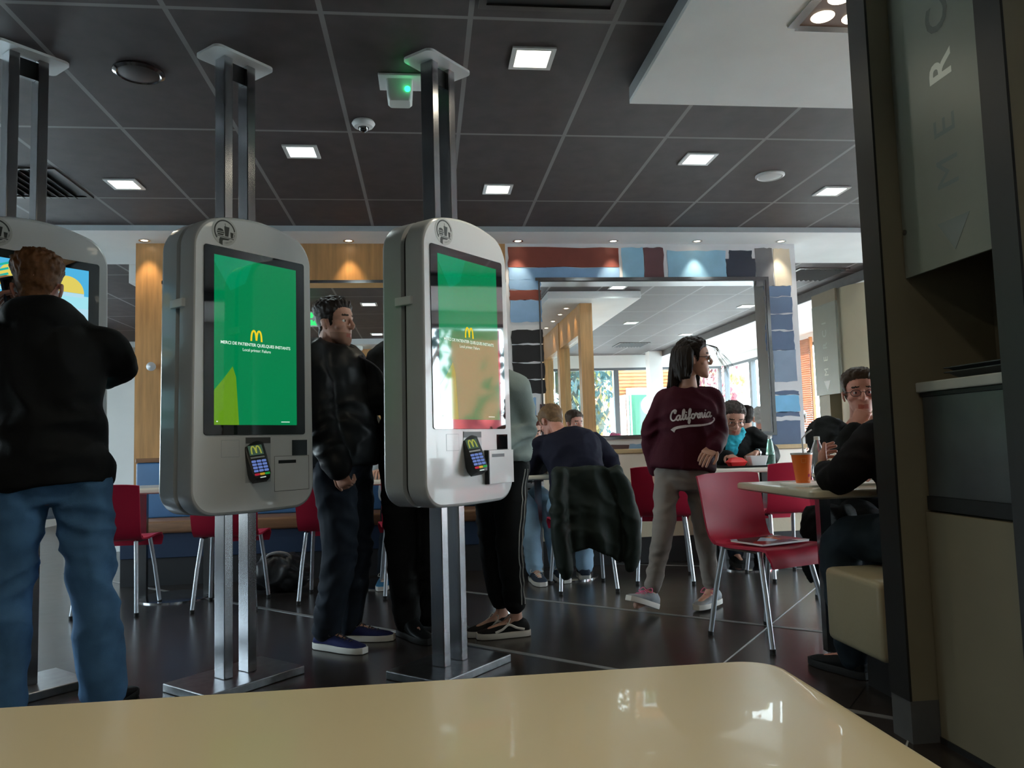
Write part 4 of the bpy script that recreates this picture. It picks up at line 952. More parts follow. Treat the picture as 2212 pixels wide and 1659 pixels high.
def person(name, label, loc, J, sk='mid', hs=1., vox=.011, group=None, hands=(), eyes=True, fem=False, headvox=.0045, stubble=None, brow=(.03, .02, .015), w=1., openpose=None, arms=True, legs=True):
    """one continuous body surface with head and hands; clothes and hair are added as children"""
    J = {k: (V(v) if isinstance(v, (tuple, list)) else v) for k, v in J.items()}; J['fwd'] = V(J['fwd']).normalized(); L0 = V(loc)
    lat = V((J['fwd'].y, -J['fwd'].x, 0))      # towards the person's right hand
    J.setdefault('hipR', J['pel']+lat*.09); J.setdefault('hipL', J['pel']-lat*.09)
    b = NB(); torso(b, J, -.018, w=w)
    for s in 'LR':
        if arms and 'el'+s in J: seglimb(b, [J['shc'].lerp(J['sh'+s], .75), J['sh'+s], J['el'+s], J['wr'+s]], [.04, .040, .030, .024])
        if legs and 'kn'+s in J:
            seglimb(b, [J['hip'+s], J['kn'+s], J['an'+s]], [.060, .040, .031])
            fd = V(J.get('toe'+s, J['fwd'])).normalized(); a = J['an'+s]; seglimb(b, [a, a+fd*.06-V((0, 0, .04)), a+fd*.14-V((0, 0, .055))], [.034, .03, .022])
    hu = V(J.get('hup', (0, 0, 1))); hf = V(J['hf']).normalized(); hu = (hu-hf*hu.dot(hf)).normalized(); hx = hf.cross(hu)
    Mh = Matrix.Identity(4)
    for i in range(3): Mh[i][0] = hx[i]*hs; Mh[i][1] = hf[i]*hs; Mh[i][2] = hu[i]*hs
    Mh.translation = J['head']
    nb = Mh @ V((0, -.03, .0)); seglimb(b, [J['shc']-V((0, 0, .03)), J['shc'].lerp(nb, .5), nb], [.06, .05, .044])
    body = fuse(b, vox, 3)
    h = headmesh(headvox, fem); H0 = [v.co.copy() for v in h.verts]; hn = [v.normal.copy() for v in h.verts]
    mats = list(skin(sk)); mats += [tone('brow_%.2f' % brow[0], brow, .7)]
    if stubble: mats.append(tone('stubble_%.2f' % stubble[0], stubble, .7))
    def mi(c):
        x, y, z = abs(c.x), c.y, c.z
        if .014 < x < .050 and y > .062 and .1445 < z+.10*max(0, x-.03) < .1535: return 4
        if x < .023 and y > .080 and .040 < z < .059: return 1
        if stubble and (z < .064-.0*y and y > .012 and z > -.02 and not (z < .0 and y < .03)) and not (x < .012 and z > .062): return 5
        return 0
    setmi(h, mi); h.verts.index_update(); FI = [[v.index for v in f.verts] for f in h.faces]
    if eyes:
        for s in (-1, 1):
            e = NB(); bmesh.ops.create_uvsphere(e, u_segments=16, v_segments=12, radius=.0122)
            for f in e.faces:
                c = f.calc_center_median().normalized(); f.smooth = True; f.material_index = 3 if c.dot(V((0, 1, -.08)).normalized()) > .86 else 2
            merge(h, e, Matrix.Translation((s*.031, .0714, .1205)))
    hair_src = (H0, hn, FI)
    merge(body, h, Mh)
    for hd in hands: add_hand(body, *hd[0], **hd[1])
    local(body, L0)
    o = obj(name, body, mats, None, 0, L0)
    for p in o.data.polygons: p.use_smooth = True
    tag(o, label, 'person', group)
    return o, J, Mh, hair_src
def hair(P, m, mask=hairline_short, top=.018, side=.007, noise_amp=.004, name='hair', seed=0, zt=(.14, .2)):
    o, J, Mh, (H0, hn, F_) = P; L0 = o.location
    b = NB(); vs = {}
    S = [mask(p) for p in H0]
    def vert(i):
        if i not in vs:
            p = H0[i]; q = min(1, max(0, (p.z-zt[0])/(zt[1]-zt[0]))); th = side+(top-side)*q
            off = min(th, max(-.002, S[i]*.6)); nz = noise_amp*(noise.noise(V((p.x*90, p.y*35, p.z*60))+V((seed, 0, 0)))+.6*noise.noise(V((p.x*240, p.y*90, p.z*150))))*min(1, max(0, S[i])/.02)*(.4+q)
            vs[i] = b.verts.new((Mh @ (p+hn[i]*(off+nz)))-L0)
        return vs[i]
    for f in F_:
        if sum(1 for i in f if S[i] > -.001) == len(f):
            g = b.faces.new([vert(i) for i in f]); g.smooth = True
    return obj(name, b, m, o)
def garment(P, name, m, fn, vox=.011, sm=3, amp=.006, sc=7., seed=1, amp2=.0015, sc2=30, mi=None):
    o, J, Mh, _ = P; b = NB(); fn(b, J); g = fuse(b, vox, sm, amp, sc, seed, amp2, sc2); 
    if mi: setmi(g, mi)
    local(g, o.location); c = obj(name, g, m, o)
    for p in c.data.polygons: p.use_smooth = True
    return c
def sleeve(b, J, s, r, end=1.):
    a = J['wr'+s] if end >= 1 else J['el'+s].lerp(J['wr'+s], end)
    seglimb(b, [J['shc'].lerp(J['sh'+s], .7), J['sh'+s], J['el'+s], a], r)
def legs_g(b, J, r, t0=-.2, t1=.1, grow=.012, w=1., end=1.):
    torso(b, J, grow, t0, t1, w)
    for s in 'LR':
        e = J['kn'+s].lerp(J['an'+s], end)
        seglimb(b, [J['hip'+s]+V((0, 0, .02)), J['kn'+s], e], r)
def shoe(P, s, m, msole, L=.27, w=.046, toe=None, pitch=0., lace=None, stripe=None, high=.075):
    o, J, Mh, _ = P; a = J['an'+s]; fd = V(toe or J.get('toe'+s, J['fwd'])); fd = V((fd.x, fd.y, 0)).normalized(); fd = (fd*math.cos(pitch)+V((0, 0, math.sin(pitch)))).normalized()
    la = V((fd.y, -fd.x, 0)).normalized(); up = la.cross(fd); org = V((a.x, a.y, a.z))-up*.085-fd*.05
    fn = lambda x, y, z: org+la*x+fd*y+up*z
    b = NB(); rings = []
    for y, ww, z0, z1 in ((-.012, .6, .012, .055), (0, .78, .01, .075), (.03, .86, .01, high+.02), (.07, .88, .01, high+.02), (.10, .92, .01, high), (.15, 1.02, .01, .058), (.20, 1.02, .01, .045), (.24, .86, .01, .037), (.262, .5, .012, .028)):
        ring = []; y *= L/.27
        for i in range(16):
            t = 2*PI*i/16; x = math.cos(t)*w*ww; zz = (z0+z1)/2+math.sin(t)*(z1-z0)/2
            ring.append(fn(x, y, zz)-o.location)
        rings.append(ring)
    ringloft(b, rings); bmesh.ops.recalc_face_normals(b, faces=b.faces); sh = obj('shoe', b, m, o, 60)
    b = NB(); poly = []
    for y, ww in ((-.018, .55), (0, .85), (.05, .95), (.10, .95), (.15, 1.08), (.20, 1.06), (.245, .85), (.268, .45)): poly.append((w*ww, y*L/.27))
    poly = poly+[(-x, y) for x, y in reversed(poly)]
    ringloft(b, [[fn(x*k, y, z)-o.location for x, y in poly] for k, z in ((.97, -.002), (1, .004), (1, .022), (.97, .026))]); bmesh.ops.recalc_face_normals(b, faces=b.faces); obj('sole', b, msole, sh, 50)
    if lace:
        b = NB()
        for k in range(5): y = (.105+.02*k)*L/.27; z = high+.004-.0075*k; tube(b, [fn(-.022, y, z-.008)-o.location, fn(0, y+.006*(-1)**k, z+.003)-o.location, fn(.022, y, z-.008)-o.location], .0032, 6)
        for sx in (-1, 1): tube(b, catmull([fn(0, .1, high+.005)-o.location, fn(sx*.03, .09, high+.02)-o.location, fn(sx*.045, .105, high-.005)-o.location, fn(sx*.015, .105, high)-o.location], 4), .0025, 6)
        obj('laces', b, lace, sh)
    if stripe:
        b = NB()
        for sx in (-1, 1):
            P_ = catmull([fn(sx*(w*.93), -.0+.02, .035), fn(sx*(w*.95), .06, .045), fn(sx*(w*.93), .10, .062), fn(sx*(w*1.03), .135, .042), fn(sx*(w*1.04), .17, .030)], 5)
            tube(b, [p-o.location for p in P_], [(.006, .003)]*len(P_), 8, ref=up)
        obj('side_stripe', b, stripe, sh)
    return sh
def glasses(P, m, lens=None):
    o, J, Mh, _ = P; b = NB(); T = lambda p: (Mh @ V(p))-o.location
    for s in (-1, 1):
        R_ = [T((s*.034+.024*math.cos(t), .100-.10*abs(.024*math.cos(t)*s+.010)*.6, .118+.017*math.sin(t))) for t in [2*PI*i/20 for i in range(21)]]
        tube(b, R_, .0016, 6)
        tube(b, [T((s*.058, .094, .123)), T((s*.076, .05, .122)), T((s*.083, -.005, .118))], .0018, 6)
    tube(b, [T((-.010, .101, .122)), T((0, .104, .125)), T((.010, .101, .122))], .0016, 6)
    g = obj('glasses', b, m, o)
    if lens:
        b = NB()
        for s in (-1, 1): b.faces.new([b.verts.new(T((s*.034+.0235*math.cos(t), .100-.10*abs(.0235*math.cos(t)*s+.010)*.6, .118+.0165*math.sin(t)))) for t in [2*PI*i/20 for i in range(20)]])
        obj('lens', b, lens, g)
    return g
# ------------------------------------------------------------------ the people
HB = tone('hair_dark', (.016, .010, .008), .5); HA = tone('hair_auburn', (.13, .055, .022), .5, var=.4, vscale=40); HL = tone('hair_light_brown', (.15, .088, .045), .5, var=.3, vscale=40); HG = tone('hair_grey_brown', (.06, .05, .045), .5, var=.4, vscale=50)
HBR = tone('hair_brown', (.05, .03, .02), .5)
BLK = tone('black_cloth', (.008, .0085, .009), .75, bump=.1, bscale=200); BLK2 = tone('black_padded_nylon', (.009, .010, .011), .42); NAVY = tone('navy_knit', (.007, .0075, .018), .8, bump=.2, bscale=300); MAR = tone('maroon_cloth', (.048, .005, .013), .75, bump=.15, bscale=250)
JEAN = tone('blue_denim', (.075, .175, .32), .8, var=.35, vscale=5, bump=.15, bscale=300); JEAN_D = tone('dark_denim', (.012, .016, .024), .8, var=.3); JEAN_L = tone('light_denim', (.25, .38, .50), .8, var=.2, vscale=6); GREYJ = tone('grey_jeans', (.20, .175, .155), .8, var=.12, vscale=6, bump=.1, bscale=300)
SAGE = tone('sage_hoodie_cloth', (.26, .31, .29), .8, bump=.15, bscale=250); SOLE = tone('white_sole', (.62, .60, .55), .6); SOLED = tone('dark_sole', (.02, .02, .02), .6)
LACE = tone('white_lace', (.6, .58, .52), .7)

# 1 man on the phone, from behind
P = person('person', 'person in black hoodie and blue jeans at the left kiosk, phone at ear', (-1.40, 3.08, 0), dict(fwd=(-.35, .94, 0), pel=(-1.405, 3.08, .90), shc=(-1.435, 3.09, 1.45),
    hipR=(-1.31, 3.11, .88), hipL=(-1.50, 3.05, .88), shR=(-1.235, 3.13, 1.405), shL=(-1.635, 3.04, 1.405), elR=(-1.195, 3.22, 1.315), wrR=(-1.34, 3.36, 1.30), elL=(-1.78, 3.08, 1.22), wrL=(-1.655, 3.14, 1.485),
    knR=(-1.265, 3.12, .47), anR=(-1.225, 3.14, .09), knL=(-1.525, 3.03, .47), anL=(-1.53, 3.0, .09), toeR=(.1, 1, 0), toeL=(-.3, 1, 0), head=(-1.487, 3.12, 1.512), hf=(-.22, .96, -.12)), 'ruddy', 1.02,
    hands=[(((-1.655, 3.14, 1.485), (.12, .02, 1), (1, 0, 0), -1), dict(curl=.45, thumb=.5)), (((-1.34, 3.36, 1.30), (-.9, .3, .2), (-.2, .9, -.2), -1), dict(curl=.4))])
hair(P, HA, top=.026, side=.0025, noise_amp=.007, zt=(.150, .205))
garment(P, 'trousers', JEAN, lambda b, J: (legs_g(b, J, [.105, .082, .083], w=1.02), ), amp=.010, sc=6, seed=2)
def hood1(b, J):
    torso(b, J, .024, -.10, 1.13, 1.14)
    sleeve(b, J, 'R', [.07, .078, .070, .05], .9); sleeve(b, J, 'L', [.07, .078, .068, .045], .9)
    n = J['shc']+V((.005, -.03, .02)); seglimb(b, [n+V((-.12, .02, .0)), n+V((-.06, -.055, .035)), n+V((.05, -.055, .035)), n+V((.11, .04, .0))], [.05, .062, .062, .05]); seglimb(b, [n+V((0, -.05, -.02)), n+V((.0, -.075, -.14))], [.075, .05])
    seglimb(b, [J['head']+V((-.075, -.02, .0)), J['head']+V((.0, -.085, .015)), J['head']+V((.085, -.01, .02))], [.035, .04, .038])
garment(P, 'hoodie', BLK, hood1, amp=.012, sc=5, seed=3)
for s in 'LR': shoe(P, s, BLK, SOLED)
ph = thing('mobile_phone', 'dark mobile phone held at the left ear of the man in the hoodie', 'phone', (-1.598, 3.16, 1.60)); ph.rotation_euler = (.35, .05, -.25)
b = NB(); bx(b, -.006, .006, -.036, .036, -.075, .075, .004); obj('phone_body', b, tone('slate_phone', (.03, .045, .07), .3), ph, 40)
b = NB(); bx(b, .0062, .007, -.031, .031, -.066, .066); obj('phone_screen', b, M['glass_black'], ph)

# 2 man in a black padded jacket
P = person('person', 'person with short dark hair and stubble in a black padded jacket, looking right', (-.45, 3.99, 0), dict(fwd=(.9, -.43, 0), pel=(-.43, 3.99, .92), shc=(-.475, 4.0, 1.455), shR=(-.56, 3.83, 1.425), shL=(-.40, 4.17, 1.425),
    elR=(-.525, 3.775, 1.13), wrR=(-.415, 3.735, .875), elL=(-.36, 4.20, 1.13), wrL=(-.22, 4.12, .95), knR=(-.42, 3.90, .48), knL=(-.36, 4.06, .48), anR=(-.50, 3.90, .09), anL=(-.41, 4.05, .09), toeR=(.80, -.55, 0), toeL=(.93, -.2, 0), head=(-.462, 3.985, 1.492), hf=(.90, -.44, -.04)), 'mid', 1.03,
    hands=[(((-.415, 3.735, .875), (.35, .05, -.95), (.5, .85, .15), -1), dict(curl=.75, thumb=.9)), (((-.22, 4.12, .95), (.8, -.3, -.4), (0, -1, 0), 1), dict(curl=.5))], stubble=(.29, .155, .11), headvox=.0038)
hair(P, HB, top=.019, side=.005, noise_amp=.0055, seed=4)
def puff(b, J):
    torso(b, J, .040, -.14, 1.10, 1.06, .05, 1.12)
    sleeve(b, J, 'R', [.085, .095, .085, .062], .97); sleeve(b, J, 'L', [.085, .095, .085, .062], .97)
    h = J['head']; seglimb(b, [h+V((-.075, .05, -.01)), h+V((-.08, -.05, .0)), h+V((.0, -.095, -.03)), h+V((.075, -.075, -.055)), h+V((.09, .0, -.065))], [.035, .035, .035, .034, .03])
    seglimb(b, [h+V((.07, .07, -.06)), h+V((-.02, .10, -.02)), h+V((-.075, .05, -.01))], [.03, .035, .035])
garment(P, 'padded_jacket', BLK2, puff, amp=.012, sc=5.5, seed=6)
b = NB(); J = P[1]; tube(b, [p-P[0].location for p in catmull([J['head']+V((.13, -.06, -.06)), J['pel']+V((.215, -.105, .42)), J['pel']+V((.255, -.12, .2)), J['pel']+V((.225, -.10, .0))], 6)], .005, 6); obj('zip', b, tone('dull_zip', (.06, .06, .065), .4), P[0])
garment(P, 'trousers', JEAN_D, lambda b, J: legs_g(b, J, [.112, .084, .068], w=1.02), amp=.008, seed=7)
for s in 'LR': shoe(P, s, tone('dark_blue_suede', (.02, .025, .09), .8), SOLE, lace=M['black'], L=.29)

# 3 person in black behind the right kiosk
P = person('person', 'person all in black standing behind the right kiosk, only an arm and legs showing', (-.06, 4.08, 0), dict(fwd=(.45, -.89, 0), pel=(-.06, 4.08, .93), shc=(-.03, 4.08, 1.46), shR=(-.20, 4.0, 1.43), shL=(.14, 4.16, 1.43), elR=(-.265, 3.98, 1.19), wrR=(-.08, 3.85, 1.25), elL=(.20, 4.15, 1.15), wrL=(.2, 3.93, 1.2),
    knR=(-.14, 4.02, .48), knL=(.01, 4.07, .48), anR=(-.115, 4.06, .09), anL=(-.01, 4.16, .09), toeR=(.5, -.85, 0), toeL=(.9, -.5, 0), head=(.0, 4.05, 1.50), hf=(.5, -.86, -.1)), 'mid', 1., hands=[(((-.08, 3.85, 1.25), (.5, -.7, .2), (0, 0, -1), 1), dict(curl=.5)), (((.2, 3.93, 1.2), (0, -.9, .1), (0, 0, -1), -1), dict(curl=.5))], headvox=.006)
hair(P, HB)
garment(P, 'jacket', BLK, lambda b, J: (torso(b, J, .035, -.14, 1.1, 1.02), sleeve(b, J, 'R', [.085, .095, .085, .06]), sleeve(b, J, 'L', [.085, .095, .085, .06])), amp=.009, seed=8)
garment(P, 'trousers', BLK, lambda b, J: legs_g(b, J, [.105, .08, .066]), amp=.008, seed=9)
for s in 'LR': shoe(P, s, BLK2, SOLED, high=.10, L=.29)

# 4 person in a sage hoodie behind the right kiosk
P = person('person', 'person in sage hoodie and black striped track pants right behind the right kiosk', (.39, 3.98, 0), dict(fwd=(-.82, -.57, 0), pel=(.385, 3.985, .86), shc=(.375, 3.97, 1.30), hipL=(.432, 3.915, .84), hipR=(.335, 4.055, .84), shL=(.445, 3.86, 1.265), shR=(.28, 4.08, 1.265), elL=(.505, 3.93, 1.03), wrL=(.34, 3.78, .97), elR=(.25, 4.15, 1.03), wrR=(.08, 3.93, 1.05),
    knL=(.405, 3.90, .46), knR=(.325, 4.03, .46), anL=(.437, 3.945, .09), anR=(.375, 4.045, .09), toeL=(-.98, -.12, 0), toeR=(-.85, -.35, 0), head=(.29, 3.93, 1.345), hf=(-.85, -.5, -.3)), 'fair', .98, fem=True, hands=[(((.34, 3.78, .97), (-.7, -.5, .2), (0, 0, -1), -1), dict(curl=.4)), (((.08, 3.93, 1.05), (-.5, -.6, .2), (0, 0, -1), 1), dict(curl=.4))], headvox=.006, w=.92)
hair(P, HBR, top=.02, side=.015)
garment(P, 'hoodie', SAGE, lambda b, J: (torso(b, J, .028, -.06, 1.08, .95), sleeve(b, J, 'L', [.07, .078, .075, .05]), sleeve(b, J, 'R', [.07, .078, .075, .05])), amp=.011, seed=11)
tp4 = garment(P, 'track_pants', BLK, lambda b, J: legs_g(b, J, [.092, .070, .054], w=.92, end=.80), amp=.005, seed=12)
b = NB(); J = P[1]
bvh = BVHTree.FromPolygons([v.co.copy() for v in tp4.data.vertices], [tuple(p.vertices) for p in tp4.data.polygons])
for off in (-.012, .012):
    pts = []
    for i in range(26):
        t = i/25; c = J['hipL'].lerp(J['knL'], t*2) if t < .5 else J['knL'].lerp(J['knL'].lerp(J['anL'], .8), t*2-1)
        c = c-P[0].location; d = V((.72, -.70, 0)); side_ = V((-.7, -.72, 0))
        hit = bvh.ray_cast(c+side_*off+d*.3, -d)
        if hit[0] is not None: pts.append(hit[0]+d*.001)
    tube(b, pts, .0032, 6)
obj('side_stripes', b, tone('grey_stripe', (.45, .45, .43), .6), P[0])
for s in 'LR': shoe(P, s, tone('black_canvas', (.012, .012, .013), .8), tone('off_white_sole', (.50, .46, .40), .6), L=.26, lace=LACE, stripe=SOLE, high=.07)

# 5 hunched man in navy seen from behind
P = person('person', 'person with light brown hair hunched over a table in a navy sweater, seen from behind', (1.0, 5.15, 0), dict(fwd=(-.10, .99, 0), pel=(1.03, 5.15, .53), shc=(.985, 5.37, .985), bow=(.0, -.085, .045), hipL=(.94, 5.16, .52), hipR=(1.12, 5.16, .52), shL=(.80, 5.36, .935), shR=(1.17, 5.36, .955), elL=(.685, 5.36, .755), wrL=(.85, 5.56, .80), elR=(1.325, 5.36, .795), wrR=(1.16, 5.60, .80),
    knL=(.92, 5.58, .52), knR=(1.14, 5.58, .52), anL=(.93, 5.50, .09), anR=(1.10, 5.45, .09), toeL=(0, 1, 0), toeR=(.1, 1, 0), head=(.935, 5.48, 1.03), hf=(-.38, .62, -.62), hup=(-.12, .55, .8)), 'ruddy', 1.0, hands=[(((.85, 5.56, .80), (.5, .8, 0), (0, 0, -1), 1), dict(curl=.3)), (((1.16, 5.60, .80), (-.5, .8, 0), (0, 0, -1), -1), dict(curl=.3))], headvox=.005)
hair(P, HL, top=.014, side=.008, noise_amp=.005)
garment(P, 'sweater', NAVY, lambda b, J: (torso(b, J, .02, -.05, 1.08, 1.15), sleeve(b, J, 'L', [.075, .085, .066, .045]), sleeve(b, J, 'R', [.075, .085, .066, .045])), amp=.007, sc=6, seed=14)
garment(P, 'trousers', JEAN_L, lambda b, J: legs_g(b, J, [.095, .075, .06], t0=-.2, t1=.1), amp=.006, seed=15)
for s in 'LR': shoe(P, s, tone('dark_trainer', (.03, .04, .06), .7), SOLE, lace=LACE)

# dark green jacket hung over the chair back
jk = NB(); rings = []
for z, w, d, yo in ((.805, .185, .030, -.235), (.79, .205, .045, -.235), (.70, .215, .058, -.235), (.55, .225, .070, -.24), (.42, .235, .080, -.25), (.33, .235, .080, -.26), (.25, .20, .065, -.26)):
    ring = []
    for i in range(64):
        a = 2*PI*i/64; k = 1+(.13*(.81-z)/.5)*math.sin(a*9+z*4)
        ring.append(V((w*math.cos(a), yo+d*math.sin(a)*k, z+(-.05*math.cos(a*2+.6) if z < .35 else 0))))
    rings.append(ring)
ringloft(jk, rings); seglimb(jk, [(.185, -.26, .77), (.245, -.28, .60), (.275, -.29, .40), (.255, -.28, .18)], [.045, .055, .055, .045]); seglimb(jk, [(-.185, -.27, .77), (-.205, -.30, .55), (-.19, -.31, .33), (-.17, -.30, .15)], [.045, .055, .055, .042])
jb = fuse(jk, .010, 3, .010, 6, 21, .002, 30); o = tag(obj('jacket', jb, tone('dark_green_cloth', (.012, .017, .013), .6)), 'dark green jacket hung over the back of the hunched man\'s chair', 'jacket'); o.location = (1.02, 5.11, 0)

# 6 girl in the maroon sweater
P = person('person', 'person with long dark hair and glasses walking in a maroon sweater with white lettering', (1.46, 4.29, 0), dict(fwd=(-.25, -.97, 0), pel=(1.455, 4.29, .77), shc=(1.515, 4.30, 1.235), hipR=(1.375, 4.31, .75), hipL=(1.535, 4.27, .75), shR=(1.375, 4.335, 1.20), shL=(1.635, 4.27, 1.20), elR=(1.30, 4.37, .985), wrR=(1.33, 4.42, .79), elL=(1.665, 4.28, .985), wrL=(1.595, 4.15, .915),
    knR=(1.315, 4.25, .44), anR=(1.235, 4.26, .125), knL=(1.575, 4.31, .43), anL=(1.625, 4.36, .10), toeR=(-.80, -.60, 0), toeL=(-.75, -.66, 0), head=(1.545, 4.29, 1.322), hf=(.93, -.36, -.06)), 'fair', .93, fem=True, hands=[(((1.595, 4.15, .915), (-.62, -.45, -.35), (-.1, .5, -.85), 1), dict(curl=.35, s=.9, thumb=.8, spread=.25)), (((1.33, 4.42, .79), (.1, .1, -1), (1, 0, 0), 1), dict(curl=.5, s=.9))], headvox=.004, w=.86)
G = P
def hl_long(p): return max(hairline_short(p), min(p.z-.0+.02, -.012-p.y) if p.z > -.03 else -.01, -.5)
hair(P, HB, mask=hl_long, top=.020, side=.014, noise_amp=.006)
# long hair: a mass falling to the shoulders with tapering strands at its edge
b = NB(); rg = random.Random(11); Mh = P[2]; hb = NB()
def hpt(a, z, k=1.): return V((.084*math.cos(a)*k, -.012+.100*math.sin(a)*k, z))
for i in range(15):
    a = math.radians(200-40+i*(225/14)) if False else math.radians(165+i*(186/14))
    dg_ = math.degrees(a); q = 1 if 195 < dg_ < 292 else (.35 if dg_ > 292 else .6)      # long behind, short beside the face
    seglimb(hb, [(Mh @ q_) for q_ in (hpt(a, .205, .45), hpt(a, .165, .97), hpt(a, .09, 1.04), hpt(a, .09-.07*q, 1.04+.02*q), hpt(a, .08-.15*q, 1.02+.12*q), hpt(a+rg.uniform(-.12, .12), .06-.24*q*rg.uniform(.75, 1.15), 1.0+(.30+.45*rg.random())*q))], [.024, .028, .029, .029, .022, .004])
hv = fuse(hb, .0055, 2); 
for v in hv.verts:
    q = v.co*1.; v.co += v.normal*(.006*noise.noise(V((q.x*70, q.y*70, q.z*9)))+.004*noise.noise(V((q.x*160, q.y*160, q.z*14))))
local(hv, P[0].location); o = obj('long_hair', hv, HB, P[0])
for p in o.data.polygons: p.use_smooth = True
for k in range(170):
    a = math.radians(rg.uniform(185, 300)); L_ = rg.uniform(.10, .17); sw = rg.uniform(-.01, .035)
    k0 = rg.uniform(1.22, 1.36); pts = [hpt(a, .12, 1.22), hpt(a, .03, k0), hpt(a, -.03, k0+.04), hpt(a+rg.uniform(-.1, .1), -L_*.75, k0+.06+5*sw), hpt(a+rg.uniform(-.25, .25), -L_*1.05, k0+.1+9*sw)]
    tube(b, [(Mh @ q)-P[0].location for q in catmull(pts, 3)], [(.006*(1-.85*(i/12)**2)+.0006) for i in range(13)], 5)
obj('hair_tips', b, HB, P[0], 60)
b = NB()
for k in range(14):
    q = rg.uniform(0, 1); w_ = rg.uniform(-.02, .02); e = rg.uniform(.8, 1.15)
    pts = [(.02+w_*.5, .065, .205), (.0+w_, .115+.03*q, .185), (-.01+w_, .165*e, .125+.02*q), (.0+w_, .215*e, .055+.02*q), (w_, .235*e+.01*q, -.01+.02*q)]
    tube(b, [(Mh @ V(p))-P[0].location for p in catmull(pts, 4)], [(.0012*(1-.7*i/16)) for i in range(17)], 5)
obj('loose_strands', b, HBR, P[0], 60)
glasses(P, M['black'], tone('pale_lens', (.75, .76, .85), .08, alpha=.75))  # pale, dense lens colour stands in for glare on the glasses
def swt(b, J):
    torso(b, J, .030, -.02, 1.05, .90, 0, 1., .015)
    sleeve(b, J, 'R', [.062, .070, .062, .042]); sleeve(b, J, 'L', [.062, .070, .066, .046])
sw = garment(P, 'sweater', MAR, swt, amp=.008, sc=6, seed=17)
garment(P, 'trousers', GREYJ, lambda b, J: legs_g(b, J, [.078, .058, .047], w=.82, grow=.014, end=.90), amp=.006, sc=8, seed=18)
for s, pt in (('R', .34), ('L', 0)): shoe(P, s, tone('grey_trainer', (.28, .30, .32), .7, var=.3, vscale=14), SOLE, L=.245, w=.042, pitch=pt if s == 'R' else 0, lace=tone('pink_lace', (.55, .12, .22), .6))
# script lettering projected onto the sweater front
SCR = {'C': [[(1.25, 1.75), (1.3, 2.05), (1.0, 2.2), (.55, 1.9), (.25, 1.2), (.25, .45), (.6, .0), (1.05, .12), (1.35, .5)], [(.95, 1.9), (1.0, 1.55), (1.25, 1.55)]],
       'a': [[(.85, .85), (.55, 1.0), (.15, .65), (.15, .15), (.45, 0), (.75, .4), (.9, .95), (.8, .25), (.95, 0), (1.2, .2)]], 'l': [[(.1, .2), (.45, .9), (.7, 1.75), (.55, 2.1), (.35, 1.7), (.25, .5), (.4, 0), (.75, .2)]],
       'i': [[(.1, .2), (.35, 1.0), (.3, .3), (.45, 0), (.75, .2)], [(.42, 1.42), (.46, 1.52)]], 'f': [[(.05, .2), (.5, .9), (.75, 1.75), (.6, 2.1), (.4, 1.7), (.3, .3), (.2, -.7), (.35, -.9), (.5, -.4), (.45, .15), (.8, .25)]],
       'o': [[(.65, .95), (.3, .9), (.12, .45), (.3, .02), (.65, .15), (.8, .6), (.65, .95), (.8, .75), (1.05, .8)]], 'r': [[(.05, .6), (.2, 1.1), (.3, .85), (.6, .9), (.5, .3), (.65, 0), (.9, .2)]], 'n': [[(.1, .6), (.25, 1.0), (.22, 0), (.35, .65), (.65, 1.0), (.75, .7), (.7, .2), (.85, 0), (1.1, .2)]]}
bvh = BVHTree.FromPolygons([v.co.copy() for v in sw.data.vertices], [tuple(p.vertices) for p in sw.data.polygons])
fd = V((-.20, -.98, 0)).normalized(); rx = V((-fd.y, fd.x, 0)); org = V((1.515, 4.3, 1.075))-P[0].location
def onsw(u, v, d):
    s = org+rx*u+V((0, 0, v)); h = bvh.ray_cast(s+fd*.5, -fd)
    return (h[0] if h[0] is not None else s+fd*.12)+fd*(.0015+d)
b = NB(); u0 = -.125; k_ = .0265
for ch in 'California':
    adv = {'C': 1.25, 'a': 1.1, 'l': .62, 'i': .62, 'f': .72, 'o': .92, 'r': .78, 'n': 1.0}[ch]
    for st in SCR[ch]:
        P2 = [(u0+p.x*k_, (p.y-.2)*k_+.08*(u0+p.x*k_+.13)) for p in catmull([(x, y, 0) for x, y in st], 4)]
        for a_, b_ in zip(P2, P2[1:]):
            d = V((b_[0]-a_[0], b_[1]-a_[1])); d = d.normalized() if d.length > 1e-9 else V((1, 0)); nx = V((-d.y, d.x))*.0042; ex = d*.002
            q = [(a_[0]+nx.x-ex.x, a_[1]+nx.y-ex.y), (b_[0]+nx.x+ex.x, b_[1]+nx.y+ex.y), (b_[0]-nx.x+ex.x, b_[1]-nx.y+ex.y), (a_[0]-nx.x-ex.x, a_[1]-nx.y-ex.y)]
            ringloft(b, [[onsw(u, v, 0) for u, v in q], [onsw(u, v, .0012) for u, v in q]])
    u0 += adv*k_
tail = [p for p in catmull([(-.115, -.062, 0), (-.095, -.045, 0), (-.03, -.036, 0), (.05, -.033, 0), (.105, -.022, 0), (.128, -.002, 0), (.120, .008, 0)], 6)]
wd = [.030, .028, .026, .024, .022, .020]+[.018]*6+[.014]*6+[.012]*6+[.010]*6+[.008]*7
for i in range(len(tail)-1):
    a_, c_ = tail[i], tail[i+1]; d = (c_-a_).normalized(); nx = V((-d.y, d.x, 0)); wA, wB = wd[i]*.42, wd[i+1]*.42
    q = [(a_+nx*wA), (c_+nx*wB), (c_-nx*wB), (a_-nx*wA)]
    ringloft(b, [[onsw(p.x, p.y, 0) for p in q], [onsw(p.x, p.y, .0012) for p in q]])
obj('script_lettering', b, tone('white_print', (.62, .58, .58), .6), sw)

